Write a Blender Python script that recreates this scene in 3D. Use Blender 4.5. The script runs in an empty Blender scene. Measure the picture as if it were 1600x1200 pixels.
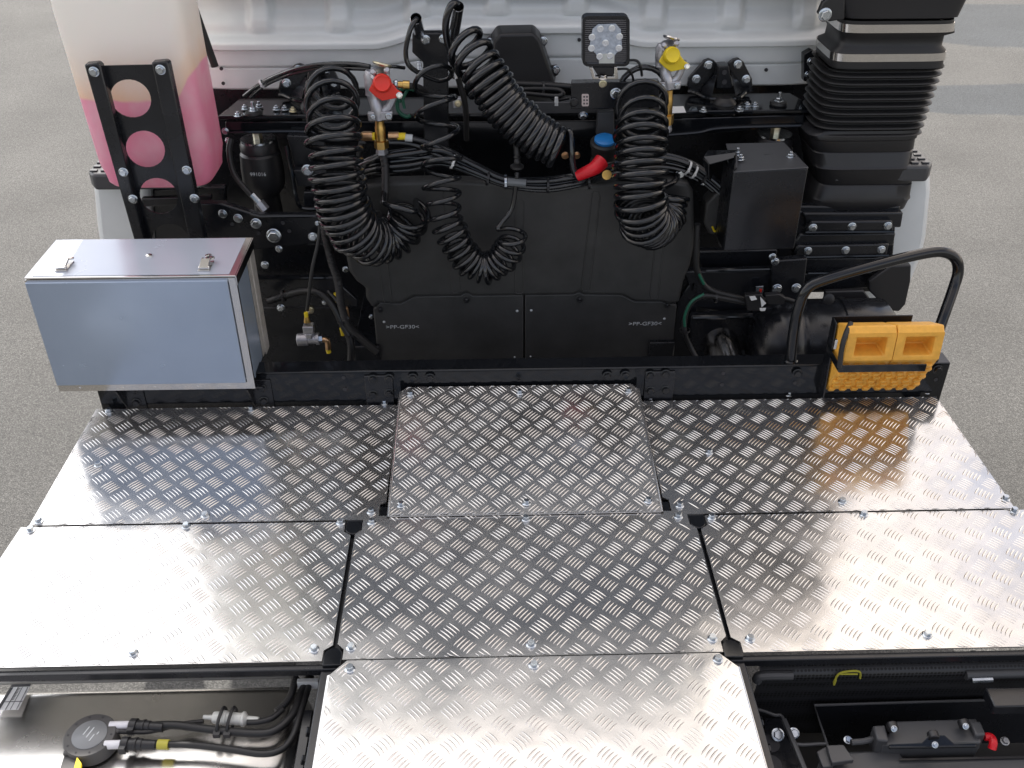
import bpy, math, random
import numpy as np
from mathutils import Vector, Matrix
from mathutils.geometry import tessellate_polygon
random.seed(7)
R_ = math.radians
S = bpy.context.scene
COL = S.collection

# ------------------------------------------------------------------ camera
F, PITCH, YAW = 1515.0, 34.0, -1.5
CAMX, CAMZ = -0.0755, 2.5
cd = bpy.data.cameras.new('camera'); cam = bpy.data.objects.new('camera', cd); COL.objects.link(cam)
cam.location = (CAMX, 0, CAMZ); cam.rotation_euler = (R_(90-PITCH), 0, R_(YAW))
cd.sensor_width = 36; cd.lens = 36*F/1600; cd.clip_start = .05; cd.clip_end = 500
S.camera = cam
# ------------------------------------------------------------------ light
SUN_EL, SUN_AZ = 50.0, -8.0        # azimuth from +Y towards +X
w = bpy.data.worlds.new('World'); S.world = w; w.use_nodes = True
nt = w.node_tree; bg = nt.nodes['Background']
sky = nt.nodes.new('ShaderNodeTexSky'); sky.sky_type = 'NISHITA'; sky.sun_disc = False
sky.sun_elevation = R_(SUN_EL); sky.sun_rotation = R_(SUN_AZ); sky.air_density = 1.0; sky.dust_density = 2.0
tc = nt.nodes.new('ShaderNodeTexCoord'); mp = nt.nodes.new('ShaderNodeMapping'); mp.inputs['Scale'].default_value = (1, 1, 2.2)
ns = nt.nodes.new('ShaderNodeTexNoise'); ns.inputs['Scale'].default_value = 2.1; ns.inputs['Detail'].default_value = 7; ns.inputs['Roughness'].default_value = .58
cr = nt.nodes.new('ShaderNodeValToRGB'); cr.color_ramp.elements[0].position = .36; cr.color_ramp.elements[1].position = .56
mx = nt.nodes.new('ShaderNodeMix'); mx.data_type = 'RGBA'; mx.inputs['B'].default_value = (14.5, 14.3, 14.1, 1)
nt.links.new(tc.outputs['Generated'], mp.inputs['Vector']); nt.links.new(mp.outputs[0], ns.inputs['Vector'])
nt.links.new(ns.outputs[0], cr.inputs[0]); cr_out = cr.outputs[0]
sx_ = nt.nodes.new('ShaderNodeSeparateXYZ'); nt.links.new(tc.outputs['Generated'], sx_.inputs[0])
mr_ = nt.nodes.new('ShaderNodeMapRange'); mr_.inputs[1].default_value = -.5; mr_.inputs[2].default_value = .4; nt.links.new(sx_.outputs[0], mr_.inputs[0])
cc_ = nt.nodes.new('ShaderNodeMix'); cc_.data_type = 'RGBA'; cc_.inputs['A'].default_value = (21, 21, 21.5, 1); cc_.inputs['B'].default_value = (14.5, 12.4, 10.4, 1)
mb_ = nt.nodes.new('ShaderNodeMapRange'); mb_.inputs[1].default_value = .3; mb_.inputs[2].default_value = -.2; nt.links.new(sx_.outputs[1], mb_.inputs[0]); mxm = nt.nodes.new('ShaderNodeMath'); mxm.operation = 'MAXIMUM'; nt.links.new(mr_.outputs[0], mxm.inputs[0]); nt.links.new(mb_.outputs[0], mxm.inputs[1]); nt.links.new(mxm.outputs[0], cc_.inputs['Factor']); nt.links.new(cc_.outputs['Result'], mx.inputs['B'])
my_ = nt.nodes.new('ShaderNodeMapRange'); my_.inputs[1].default_value = -.5; my_.inputs[2].default_value = .35; my_.inputs[3].default_value = .28; my_.inputs[4].default_value = 1
nt.links.new(sx_.outputs[1], my_.inputs[0]); fm = nt.nodes.new('ShaderNodeMath'); fm.operation = 'MULTIPLY'; nt.links.new(cr.outputs[0], fm.inputs[0]); nt.links.new(my_.outputs[0], fm.inputs[1])
nt.links.new(sky.outputs[0], mx.inputs['A']); nt.links.new(fm.outputs[0], mx.inputs['Factor']); nt.links.new(mx.outputs['Result'], bg.inputs['Color'])
bg.inputs['Strength'].default_value = .10
sl = bpy.data.lights.new('sun', 'SUN'); sl.energy = 3.6; sl.angle = R_(.5); sl.color = (1, .95, .87)
so = bpy.data.objects.new('sun', sl); COL.objects.link(so)
sd = Vector((math.sin(R_(SUN_AZ))*math.cos(R_(SUN_EL)), math.cos(R_(SUN_AZ))*math.cos(R_(SUN_EL)), math.sin(R_(SUN_EL))))
so.rotation_euler = sd.to_track_quat('Z', 'Y').to_euler(); so.location = (0, 6, 9)
S.view_settings.view_transform = 'Standard'; S.view_settings.look = 'None'; S.view_settings.exposure = .84; S.view_settings.gamma = 1
S.cycles.max_bounces = 8; S.cycles.glossy_bounces = 5

# ------------------------------------------------------------------ photograph pixel + real depth -> point
_R = Matrix.Rotation(R_(YAW), 3, 'Z') @ Matrix.Rotation(R_(90-PITCH), 3, 'X')
CAM = Vector((CAMX, 0, CAMZ))
def ray(px, py): return _R @ Vector(((px-800)/F, -(py-600)/F, -1))
def PY(px, py, y): d = ray(px, py); return CAM + d*(y/d.y)
def PZ(px, py, z): d = ray(px, py); return CAM + d*((z-CAMZ)/d.z)
def PX(px, py, x): d = ray(px, py); return CAM + d*((x-CAMX)/d.x)
V = Vector

# ------------------------------------------------------------------ materials
MATS = {}
def mat(name, col, rough=.5, metal=0, spec=.5, noise=0, nscale=20, bump=0, bscale=60, rnoise=0, coat=0, bdist=.002, emit=None, aniso=0, sub=0, trans=0):
    m = bpy.data.materials.new(name); m.use_nodes = True; t = m.node_tree; N = t.nodes; L = t.links
    b = N['Principled BSDF']; b.inputs['Base Color'].default_value = (*col, 1); b.inputs['Roughness'].default_value = rough
    b.inputs['Metallic'].default_value = metal; b.inputs['Specular IOR Level'].default_value = spec
    b.inputs['Coat Weight'].default_value = coat; b.inputs['Coat Roughness'].default_value = .08
    if trans: b.inputs['Transmission Weight'].default_value = trans
    if sub: b.inputs['Subsurface Weight'].default_value = sub; b.inputs['Subsurface Radius'].default_value = (.05, .04, .04); b.inputs['Subsurface Scale'].default_value = .5
    g = N.new('ShaderNodeNewGeometry')
    def noisetex(sc, det=5, rgh=.6):
        n = N.new('ShaderNodeTexNoise'); n.inputs['Scale'].default_value = sc; n.inputs['Detail'].default_value = det; n.inputs['Roughness'].default_value = rgh
        L.new(g.outputs['Position'], n.inputs['Vector']); return n
    if noise:
        n = noisetex(nscale); mr = N.new('ShaderNodeMapRange'); mr.inputs[1].default_value = .3; mr.inputs[2].default_value = .7
        mr.inputs[3].default_value = 1-noise; mr.inputs[4].default_value = 1+noise
        L.new(n.outputs[0], mr.inputs[0]); vm = N.new('ShaderNodeVectorMath'); vm.operation = 'SCALE'; vm.inputs[0].default_value = col
        L.new(mr.outputs[0], vm.inputs['Scale']); L.new(vm.outputs[0], b.inputs['Base Color'])
    if rnoise:
        n = noisetex(9, 6); mr = N.new('ShaderNodeMapRange'); mr.inputs[1].default_value = .3; mr.inputs[2].default_value = .7
        mr.inputs[3].default_value = max(.02, rough-rnoise); mr.inputs[4].default_value = rough+rnoise
        L.new(n.outputs[0], mr.inputs[0]); L.new(mr.outputs[0], b.inputs['Roughness'])
    if bump:
        n = noisetex(bscale); bp = N.new('ShaderNodeBump'); bp.inputs['Strength'].default_value = bump; bp.inputs['Distance'].default_value = bdist
        L.new(n.outputs[0], bp.inputs['Height']); L.new(bp.outputs[0], b.inputs['Normal'])
    if emit: b.inputs['Emission Color'].default_value = (*emit, 1); b.inputs['Emission Strength'].default_value = 1
    MATS[name] = m; return m
BLK = mat('black_paint', (.010, .011, .014), .26, rnoise=.08, noise=.2, nscale=14, bump=.05, bscale=90, bdist=.0006)
BLKG = mat('black_gloss', (.007, .008, .010), .10, rnoise=.04, bump=.04, bscale=40, bdist=.0006)
BPL = mat('black_plastic', (.042, .042, .042), .50, bump=.5, bscale=420, bdist=.0006, rnoise=.08, noise=.22, nscale=11)
BPLS = mat('black_satin_plastic', (.016, .016, .018), .40, bump=.2, bscale=300, bdist=.0004, rnoise=.05)
RUB = mat('rubber', (.014, .014, .015), .48, rnoise=.08)
HOSE = mat('hose_plastic', (.006, .007, .009), .15, rnoise=.06, coat=.3, spec=.6)
COND = mat('conduit', (.012, .012, .013), .42)
ZN = mat('zinc', (.52, .56, .60), .24, 1, noise=.2, nscale=90, rnoise=.08)
ZND = mat('zinc_dull', (.42, .43, .44), .42, 1, noise=.3, nscale=60)
ZNY = mat('zinc_yellow', (.66, .60, .42), .34, 1, noise=.2, nscale=90)
STL = mat('stainless', (.66, .64, .61), .16, 1, rnoise=.05, bump=.1, bscale=30, bdist=.0006)
CHR = mat('tube_steel', (.60, .60, .61), .20, 1, rnoise=.05)
CAST = mat('cast_metal', (.48, .48, .51), .42, .85, bump=.5, bscale=150, bdist=.001, noise=.15, nscale=40)
BRS = mat('brass', (.62, .40, .13), .30, 1, noise=.2, nscale=60)
COP = mat('copper_fitting', (.58, .36, .20), .35, 1, noise=.15, nscale=60)
WHT = mat('cab_white', (.74, .765, .765), .34, coat=.35, noise=.05, nscale=5)
WHTP = mat('white_plastic', (.75, .76, .76), .4)
MILK = mat('milky_plastic', (.62, .63, .60), .35, sub=.2)
RED = mat('red_plastic', (.72, .035, .02), .38, noise=.1)
REDB = mat('red_boot', (.62, .008, .018), .42, noise=.15)
ORG = mat('orange_plastic', (.80, .41, .06), .50, bump=.5, bscale=170, bdist=.0012, noise=.12, nscale=45)
YEL = mat('yellow_plastic', (.80, .60, .02), .42, noise=.1)
YELT = mat('yellow_tape', (.42, .38, .05), .5)
BLU = mat('blue_plastic', (.01, .18, .52), .4)
GRN = mat('green_wire', (.01, .10, .06), .4)
FILM_LIT = mat('blue_film_lit', (.50, .54, .62), .24, .2, rnoise=.05, bump=.08, bscale=12, bdist=.001)  # same film, lighter: the lid's bright sheen is put into the colour
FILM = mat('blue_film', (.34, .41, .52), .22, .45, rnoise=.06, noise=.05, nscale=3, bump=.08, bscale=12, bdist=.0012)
FILM_SHADE = mat('blue_film_shaded', (.22, .27, .34), .22, .2, rnoise=.04, bump=.08, bscale=12, bdist=.001)  # same film, darker: shade on the box side is put into the colour
GREY = mat('grey_cover', (.055, .057, .062), .42, bump=.2, bscale=300, bdist=.0005, rnoise=.05)
SEND = mat('sender_plastic', (.07, .068, .068), .5)
TANKM = mat('tank_aluminium', (.84, .82, .79), .24, 1, rnoise=.05, bump=.08, bscale=5, bdist=.004)
LABW = mat('sticker_white', (.80, .80, .80), .5)
INK = mat('ink', (.03, .03, .035), .6)
PRNT = mat('white_print', (.55, .58, .60), .6)

def plate_material():
    m = bpy.data.materials.new('tread_aluminium'); m.use_nodes = True; N = m.node_tree.nodes; L = m.node_tree.links
    b = N['Principled BSDF']; b.inputs['Metallic'].default_value = .93; g = N.new('ShaderNodeNewGeometry')
    def nz(sc, det, dis=0):
        n = N.new('ShaderNodeTexNoise'); n.inputs['Scale'].default_value = sc; n.inputs['Detail'].default_value = det; n.inputs['Distortion'].default_value = dis
        L.new(g.outputs['Position'], n.inputs['Vector']); return n
    a = nz(4, 6, .6); mr = N.new('ShaderNodeMapRange'); mr.inputs[1].default_value = .35; mr.inputs[2].default_value = .7; mr.inputs[3].default_value = .13; mr.inputs[4].default_value = .26
    L.new(a.outputs[0], mr.inputs[0]); L.new(mr.outputs[0], b.inputs['Roughness'])
    r = N.new('ShaderNodeValToRGB'); r.color_ramp.elements[0].color = (.60, .595, .585, 1); r.color_ramp.elements[1].color = (.70, .69, .67, 1)
    r.color_ramp.elements[0].position = .35; r.color_ramp.elements[1].position = .62
    c = nz(11, 7); L.new(c.outputs[0], r.inputs[0]); L.new(r.outputs[0], b.inputs['Base Color'])
    b1 = N.new('ShaderNodeBump'); b1.inputs['Strength'].default_value = .35; b1.inputs['Distance'].default_value = .0035
    b2 = N.new('ShaderNodeBump'); b2.inputs['Strength'].default_value = .05; b2.inputs['Distance'].default_value = .0005
    h1 = nz(9, 2); h2 = nz(260, 4); L.new(h1.outputs[0], b1.inputs['Height']); L.new(h2.outputs[0], b2.inputs['Height'])
    L.new(b1.outputs[0], b2.inputs['Normal']); L.new(b2.outputs[0], b.inputs['Normal'])
    return m
PLATE = plate_material()

_a, _b = PZ(1600, 155, 0), PZ(1610, 40, 0)
DAMP = [((_a.x, _a.y), (1.3, .42)), ((_b.x, _b.y), (1.5, .95))]
def asphalt(name, c0, c1, c2):
    m = bpy.data.materials.new(name); m.use_nodes = True; N = m.node_tree.nodes; L = m.node_tree.links
    b = N['Principled BSDF']; b.inputs['Roughness'].default_value = .85; g = N.new('ShaderNodeNewGeometry')
    v = N.new('ShaderNodeTexVoronoi'); v.inputs['Scale'].default_value = 300; L.new(g.outputs['Position'], v.inputs['Vector'])
    sep = N.new('ShaderNodeSeparateColor'); L.new(v.outputs['Color'], sep.inputs[0])
    r = N.new('ShaderNodeValToRGB'); e = r.color_ramp.elements; e[0].color = (*c0, 1); e[1].color = (*c2, 1); e[0].position = .05; e[1].position = .97
    k = e.new(.55); k.color = (*c1, 1); L.new(sep.outputs[0], r.inputs[0])
    n = N.new('ShaderNodeTexNoise'); n.inputs['Scale'].default_value = 1.3; n.inputs['Detail'].default_value = 6; L.new(g.outputs['Position'], n.inputs['Vector'])
    n2 = N.new('ShaderNodeTexNoise'); n2.inputs['Scale'].default_value = 60; n2.inputs['Detail'].default_value = 3; L.new(g.outputs['Position'], n2.inputs['Vector'])
    mr = N.new('ShaderNodeMapRange'); mr.inputs[1].default_value = .3; mr.inputs[2].default_value = .7; mr.inputs[3].default_value = .86; mr.inputs[4].default_value = 1.14
    L.new(n.outputs[0], mr.inputs[0])
    mr2 = N.new('ShaderNodeMapRange'); mr2.inputs[1].default_value = .3; mr2.inputs[2].default_value = .7; mr2.inputs[3].default_value = .86; mr2.inputs[4].default_value = 1.14
    L.new(n2.outputs[0], mr2.inputs[0]); mm = N.new('ShaderNodeMath'); mm.operation = 'MULTIPLY'; L.new(mr.outputs[0], mm.inputs[0]); L.new(mr2.outputs[0], mm.inputs[1])
    vm = N.new('ShaderNodeVectorMath'); vm.operation = 'SCALE'; L.new(r.outputs[0], vm.inputs[0]); L.new(mm.outputs[0], vm.inputs['Scale']); 
    fac = None
    for (cx, cy), (rx, ry) in DAMP:
        mpn = N.new('ShaderNodeMapping'); mpn.vector_type = 'POINT'; mpn.inputs['Location'].default_value = (-cx/rx, -cy/ry, 0); mpn.inputs['Scale'].default_value = (1/rx, 1/ry, 0)
        L.new(g.outputs['Position'], mpn.inputs[0]); ln = N.new('ShaderNodeVectorMath'); ln.operation = 'LENGTH'; L.new(mpn.outputs[0], ln.inputs[0])
        ad = N.new('ShaderNodeMath'); ad.operation = 'MULTIPLY_ADD'; ad.inputs[1].default_value = .55; L.new(n.outputs[0], ad.inputs[0]); L.new(ln.outputs['Value'], ad.inputs[2])
        mp = N.new('ShaderNodeMapRange'); mp.inputs[1].default_value = 1.30; mp.inputs[2].default_value = 1.22; mp.inputs[3].default_value = 0; mp.inputs[4].default_value = 1; L.new(ad.outputs[0], mp.inputs[0])
        if fac is None: fac = mp.outputs[0]
        else:
            mxx = N.new('ShaderNodeMath'); mxx.operation = 'MAXIMUM'; L.new(fac, mxx.inputs[0]); L.new(mp.outputs[0], mxx.inputs[1]); fac = mxx.outputs[0]
    dk = N.new('ShaderNodeVectorMath'); dk.operation = 'MULTIPLY'; dk.inputs[1].default_value = (.62, .70, .80); L.new(vm.outputs[0], dk.inputs[0])
    mi = N.new('ShaderNodeMix'); mi.data_type = 'RGBA'; L.new(fac, mi.inputs['Factor']); L.new(vm.outputs[0], mi.inputs['A']); L.new(dk.outputs[0], mi.inputs['B']); L.new(mi.outputs['Result'], b.inputs['Base Color'])
    bp = N.new('ShaderNodeBump'); bp.inputs['Strength'].default_value = .8; bp.inputs['Distance'].default_value = .003; L.new(v.outputs['Distance'], bp.inputs['Height']); L.new(bp.outputs[0], b.inputs['Normal'])
    return m
ASPH = asphalt('asphalt', (.055, .055, .054), (.084, .0835, .081), (.155, .153, .148))

def tank_liquid():
    m = bpy.data.materials.new('translucent_tank'); m.use_nodes = True; N = m.node_tree.nodes; L = m.node_tree.links
    b = N['Principled BSDF']; g = N.new('ShaderNodeNewGeometry'); sp = N.new('ShaderNodeSeparateXYZ'); L.new(g.outputs['Position'], sp.inputs[0])
    n = N.new('ShaderNodeTexNoise'); n.inputs['Scale'].default_value = 7; n.inputs['Detail'].default_value = 3; L.new(g.outputs['Position'], n.inputs['Vector'])
    mr = N.new('ShaderNodeMath'); mr.operation = 'MULTIPLY_ADD'; mr.inputs[1].default_value = .05; L.new(n.outputs[0], mr.inputs[0])
    mh = N.new('ShaderNodeMapRange'); mh.interpolation_type = 'SMOOTHSTEP'; mh.inputs[1].default_value = -.90; mh.inputs[2].default_value = -.84; mh.inputs[3].default_value = 0; mh.inputs[4].default_value = .075
    L.new(sp.outputs[0], mh.inputs[0]); sb = N.new('ShaderNodeMath'); sb.operation = 'SUBTRACT'; L.new(sp.outputs[2], sb.inputs[0]); L.new(mh.outputs[0], sb.inputs[1]); L.new(sb.outputs[0], mr.inputs[2])
    r = N.new('ShaderNodeValToRGB'); e = r.color_ramp.elements
    mp = N.new('ShaderNodeMapRange'); mp.inputs[1].default_value = 1.40; mp.inputs[2].default_value = 2.0; L.new(mr.outputs[0], mp.inputs[0]); L.new(mp.outputs[0], r.inputs[0])
    e[0].color = (.88, .34, .50, 1); e[0].position = 0; e[1].color = (.90, .90, .86, 1); e[1].position = 1
    for p, c in ((.515, (.88, .38, .53)), (.53, (.89, .68, .50)), (.64, (.90, .83, .72)), (.78, (.90, .89, .84))):
        k = e.new(p); k.color = (*c, 1)
    # whitish streaks where the mould is thicker
    n3 = N.new('ShaderNodeTexNoise'); n3.inputs['Scale'].default_value = 1; n3.inputs['Detail'].default_value = 3
    mpp = N.new('ShaderNodeMapping'); mpp.inputs['Scale'].default_value = (12, 12, 9); L.new(g.outputs['Position'], mpp.inputs[0]); L.new(mpp.outputs[0], n3.inputs['Vector'])
    m3 = N.new('ShaderNodeMapRange'); m3.inputs[1].default_value = .42; m3.inputs[2].default_value = .72; m3.inputs[4].default_value = .38; L.new(n3.outputs[0], m3.inputs[0])
    mix = N.new('ShaderNodeMix'); mix.data_type = 'RGBA'; mix.inputs['B'].default_value = (.93, .88, .87, 1); L.new(m3.outputs[0], mix.inputs['Factor']); L.new(r.outputs[0], mix.inputs['A'])
    L.new(mix.outputs['Result'], b.inputs['Base Color']); b.inputs['Roughness'].default_value = .42
    b.inputs['Subsurface Weight'].default_value = .2; b.inputs['Subsurface Radius'].default_value = (.08, .05, .05); b.inputs['Subsurface Scale'].default_value = .6
    tl = N.new('ShaderNodeBsdfTranslucent'); L.new(mix.outputs['Result'], tl.inputs['Color']); ms = N.new('ShaderNodeMixShader'); ms.inputs[0].default_value = .3
    out = N['Material Output']; L.new(b.outputs[0], ms.inputs[1]); L.new(tl.outputs[0], ms.inputs[2]); L.new(ms.outputs[0], out.inputs['Surface'])
    w1 = N.new('ShaderNodeBump'); w1.inputs['Strength'].default_value = .5; w1.inputs['Distance'].default_value = .004; L.new(n.outputs[0], w1.inputs['Height']); L.new(w1.outputs[0], b.inputs['Normal'])
    return m
TANKP = tank_liquid()

def mesh_guard():
    m = bpy.data.materials.new('perforated_steel'); m.use_nodes = True; N = m.node_tree.nodes; L = m.node_tree.links
    b = N['Principled BSDF']; b.inputs['Roughness'].default_value = .45; b.inputs['Metallic'].default_value = .3
    g = N.new('ShaderNodeTexCoord'); v = N.new('ShaderNodeTexVoronoi'); v.inputs['Scale'].default_value = 130; v.inputs['Randomness'].default_value = .12
    L.new(g.outputs['Object'], v.inputs['Vector'])
    r = N.new('ShaderNodeValToRGB'); r.color_ramp.elements[0].position = .34; r.color_ramp.elements[1].position = .42
    r.color_ramp.elements[0].color = (.002, .002, .002, 1); r.color_ramp.elements[1].color = (.035, .036, .04, 1)
    L.new(v.outputs['Distance'], r.inputs[0]); L.new(r.outputs[0], b.inputs['Base Color']); return m
PERF = mesh_guard()

# ------------------------------------------------------------------ mesh helpers
def catmull(P, n=8):
    P = [V(p) for p in P]
    if len(P) < 3: return P
    out = []
    Q = [P[0]*2-P[1]] + P + [P[-1]*2-P[-2]]
    for i in range(1, len(Q)-2):
        a, b, c, d = Q[i-1:i+3]
        for k in range(n):
            t = k/n
            out.append(.5*((2*b) + (c-a)*t + (2*a-5*b+4*c-d)*t*t + (3*b-a-3*c+d)*t**3))
    out.append(P[-1]); return out
def frames(pts):
    T = []
    for i in range(len(pts)):
        t = (pts[min(i+1, len(pts)-1)] - pts[max(i-1, 0)])
        T.append(t.normalized() if t.length > 1e-9 else V((0, 0, 1)))
    up = V((0, 0, 1)) if abs(T[0].z) < .9 else V((1, 0, 0))
    n = T[0].cross(up).normalized(); Ns = [n]
    for i in range(1, len(pts)):
        q = T[i-1].rotation_difference(T[i]); n = (q @ n); n = (n - T[i]*n.dot(T[i])).normalized(); Ns.append(n)
    return T, Ns, [T[i].cross(Ns[i]) for i in range(len(pts))]
class MB:
    def __init__(s): s.v = []; s.f = []
    def add(s, vs, fs):
        o = len(s.v); s.v += [tuple(p) for p in vs]; s.f += [tuple(i+o for i in f) for f in fs]; return s
    def box(s, x0, x1, y0, y1, z0, z1, M=None):
        vs = [V((x, y, z)) for x in (x0, x1) for y in (y0, y1) for z in (z0, z1)]
        if M: vs = [M @ p for p in vs]
        return s.add(vs, [(0, 1, 3, 2), (4, 6, 7, 5), (0, 4, 5, 1), (2, 3, 7, 6), (0, 2, 6, 4), (1, 5, 7, 3)])
    def hexa(s, a, b):   # two quads
        return s.add(list(a)+list(b), [(0, 1, 2, 3), (7, 6, 5, 4), (0, 4, 5, 1), (1, 5, 6, 2), (2, 6, 7, 3), (3, 7, 4, 0)])
    def prism(s, pts, d, holes=()):
        pts = [V(p) for p in pts]; d = V(d); loops = [pts] + [[V(p) for p in h] for h in holes]
        flat = [p for l in loops for p in l]; n = len(flat)
        tris = tessellate_polygon(loops) if holes else [tuple(range(n))]
        fs = [tuple(t) for t in tris] + [tuple(i+n for i in reversed(t)) for t in tris]
        o = 0
        for l in loops:
            k = len(l)
            for i in range(k): fs.append((o+i, o+(i+1) % k, o+(i+1) % k+n, o+i+n))
            o += k
        return s.add(flat + [p+d for p in flat], fs)
    def plate(s, pts, y, t, holes=()):   # outline in photograph pixels on a real plane at depth y, thickness t behind it
        return s.prism([PY(a, b, y) for a, b in pts], (0, t, 0), [[PY(a, b, y) for a, b in h] for h in holes])
    def tube(s, pts, r, seg=10, smooth=8, cap=True, rf=None):
        P = catmull(pts, smooth) if smooth else [V(p) for p in pts]
        T, A, B = frames(P); n = len(P); L = 0; vs = []
        for i, p in enumerate(P):
            if i: L += (P[i]-P[i-1]).length
            rr = rf(L, i/(n-1)) if rf else r
            for k in range(seg):
                a = 2*math.pi*k/seg; vs.append(p + A[i]*(rr*math.cos(a)) + B[i]*(rr*math.sin(a)))
        fs = [(i*seg+k, i*seg+(k+1) % seg, (i+1)*seg+(k+1) % seg, (i+1)*seg+k) for i in range(n-1) for k in range(seg)]
        if cap: fs += [tuple(reversed(range(seg))), tuple((n-1)*seg+k for k in range(seg))]
        return s.add(vs, fs)
    def conduit(s, pts, r, pitch=.0042, seg=10):
        P = catmull(pts, 10); Q = [P[0]]; step = pitch/2
        for i in range(1, len(P)):
            while (P[i]-Q[-1]).length > step: Q.append(Q[-1] + (P[i]-Q[-1]).normalized()*step)
        s_ = [0]
        def rf(L, t): s_[0] += 1; return r*(1.0 if (s_[0] % 2) else .84)
        return s.tube(Q, r, seg, 0, True, rf)
    def lathe(s, prof, o, ax=(0, 0, 1), seg=24, caps=True, ref=None):
        ax = V(ax).normalized(); ref = V(ref) if ref else (V((1, 0, 0)) if abs(ax.x) < .9 else V((0, 1, 0)))
        u = (ref - ax*ref.dot(ax)).normalized(); w_ = ax.cross(u); o = V(o); vs = []
        for r, h in prof:
            for k in range(seg):
                a = 2*math.pi*k/seg; vs.append(o + ax*h + u*(r*math.cos(a)) + w_*(r*math.sin(a)))
        n = len(prof); fs = [(i*seg+k, i*seg+(k+1) % seg, (i+1)*seg+(k+1) % seg, (i+1)*seg+k) for i in range(n-1) for k in range(seg)]
        if caps: fs += [tuple(reversed(range(seg))), tuple((n-1)*seg+k for k in range(seg))]
        return s.add(vs, fs)
    def grid(s, f, nu, nv):
        vs = [f(i/nu, j/nv) for i in range(nu+1) for j in range(nv+1)]
        return s.add(vs, [(i*(nv+1)+j, (i+1)*(nv+1)+j, (i+1)*(nv+1)+j+1, i*(nv+1)+j+1) for i in range(nu) for j in range(nv)])
    def build(s, name, m, parent=None, bevel=0, ang=35, label=None, seg=2, fix=True):
        c = np.mean(np.array(s.v), axis=0); c = V(c)
        me = bpy.data.meshes.new(name); me.from_pydata([tuple(V(p)-c) for p in s.v], [], s.f); me.update()
        if fix:
            import bmesh
            b = bmesh.new(); b.from_mesh(me); bmesh.ops.recalc_face_normals(b, faces=b.faces); b.to_mesh(me); b.free()
        me.polygons.foreach_set('use_smooth', [True]*len(me.polygons)); me.set_sharp_from_angle(angle=R_(ang))
        me.materials.append(m); o = bpy.data.objects.new(name, me); COL.objects.link(o); o.location = c
        if parent is not None: setp(o, parent)
        if bevel:
            md = o.modifiers.new('bevel', 'BEVEL'); md.width = bevel; md.segments = seg; md.limit_method = 'ANGLE'; md.angle_limit = R_(40); md.harden_normals = False
        if label: o['label'] = label
        return o
def wloc(o):
    l = V(o.location)
    while o.parent: o = o.parent; l += V(o.location)
    return l
def setp(o, parent):
    w_ = V(o.location); o.parent = parent; o.location = w_ - wloc(parent)
def thing(name, label, cat, loc, group=None):
    o = bpy.data.objects.new(name, None); COL.objects.link(o); o.location = loc; o.empty_display_size = .05
    o['label'] = label; o['category'] = cat
    if group: o['group'] = group
    return o
def tag(o, label, cat, group=None):
    o['label'] = label; o['category'] = cat
    if group: o['group'] = group
    return o
_bolt = {}
def bolt(parent, loc, d=(0, -1, 0), r=.009, m=None, h=None, washer=True, name='bolt', stud=0):
    m = m or ZN; d = V(d).normalized(); key = (m.name, washer, stud)
    if key not in _bolt:
        b = MB()
        if washer: b.lathe([(1.5, 0), (1.52, .10), (1.45, .16), (1.15, .22)], (0, 0, 0), (0, 0, 1), 18)
        b.lathe([(1.08, .2), (1.08, .92), (.95, 1.05)], (0, 0, 0), (0, 0, 1), 6)
        b.lathe([(.66, 1.05), (.60, .98)], (0, 0, .01), (0, 0, 1), 14)
        if stud: b.lathe([(.55, 1.0), (.55, 1.0+stud), (.42, 1.15+stud)], (0, 0, 0), (0, 0, 1), 12)
        me = bpy.data.meshes.new('bolt'); me.from_pydata(b.v, [], b.f); me.polygons.foreach_set('use_smooth', [True]*len(me.polygons)); me.set_sharp_from_angle(angle=R_(35))
        me.materials.append(m); _bolt[key] = me
    o = bpy.data.objects.new(name, _bolt[key]); COL.objects.link(o); o.location = loc; o.scale = (r, r, h or r)
    q = d.to_track_quat('Z', 'Y') @ Matrix.Rotation(random.uniform(0, 1), 3, 'Z').to_quaternion(); o.rotation_mode = 'QUATERNION'; o.rotation_quaternion = q
    setp(o, parent); return o
def circ(px, py, rx, ry=None, n=28, rot=0):
    ry = ry or rx; c, s_ = math.cos(rot), math.sin(rot)
    return [(px + rx*math.cos(a)*c - ry*math.sin(a)*s_, py + rx*math.cos(a)*s_ + ry*math.sin(a)*c) for a in [2*math.pi*k/n for k in range(n)]]
def text(parent, body, loc, size, m, rot=(R_(90), 0, 0), name='lettering', sx=1):
    cu = bpy.data.curves.new('t', 'FONT'); cu.body = body; cu.size = size; cu.extrude = .0004; cu.align_x = 'CENTER'; cu.align_y = 'CENTER'
    t = bpy.data.objects.new('t', cu); COL.objects.link(t); bpy.context.view_layer.update()
    me = bpy.data.meshes.new_from_object(t.evaluated_get(bpy.context.evaluated_depsgraph_get())); bpy.data.objects.remove(t)
    me.materials.clear(); me.materials.append(m); o = bpy.data.objects.new(name, me); COL.objects.link(o); o.location = loc; o.rotation_euler = rot; o.scale = (sx, 1, 1)
    setp(o, parent); return o
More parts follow.
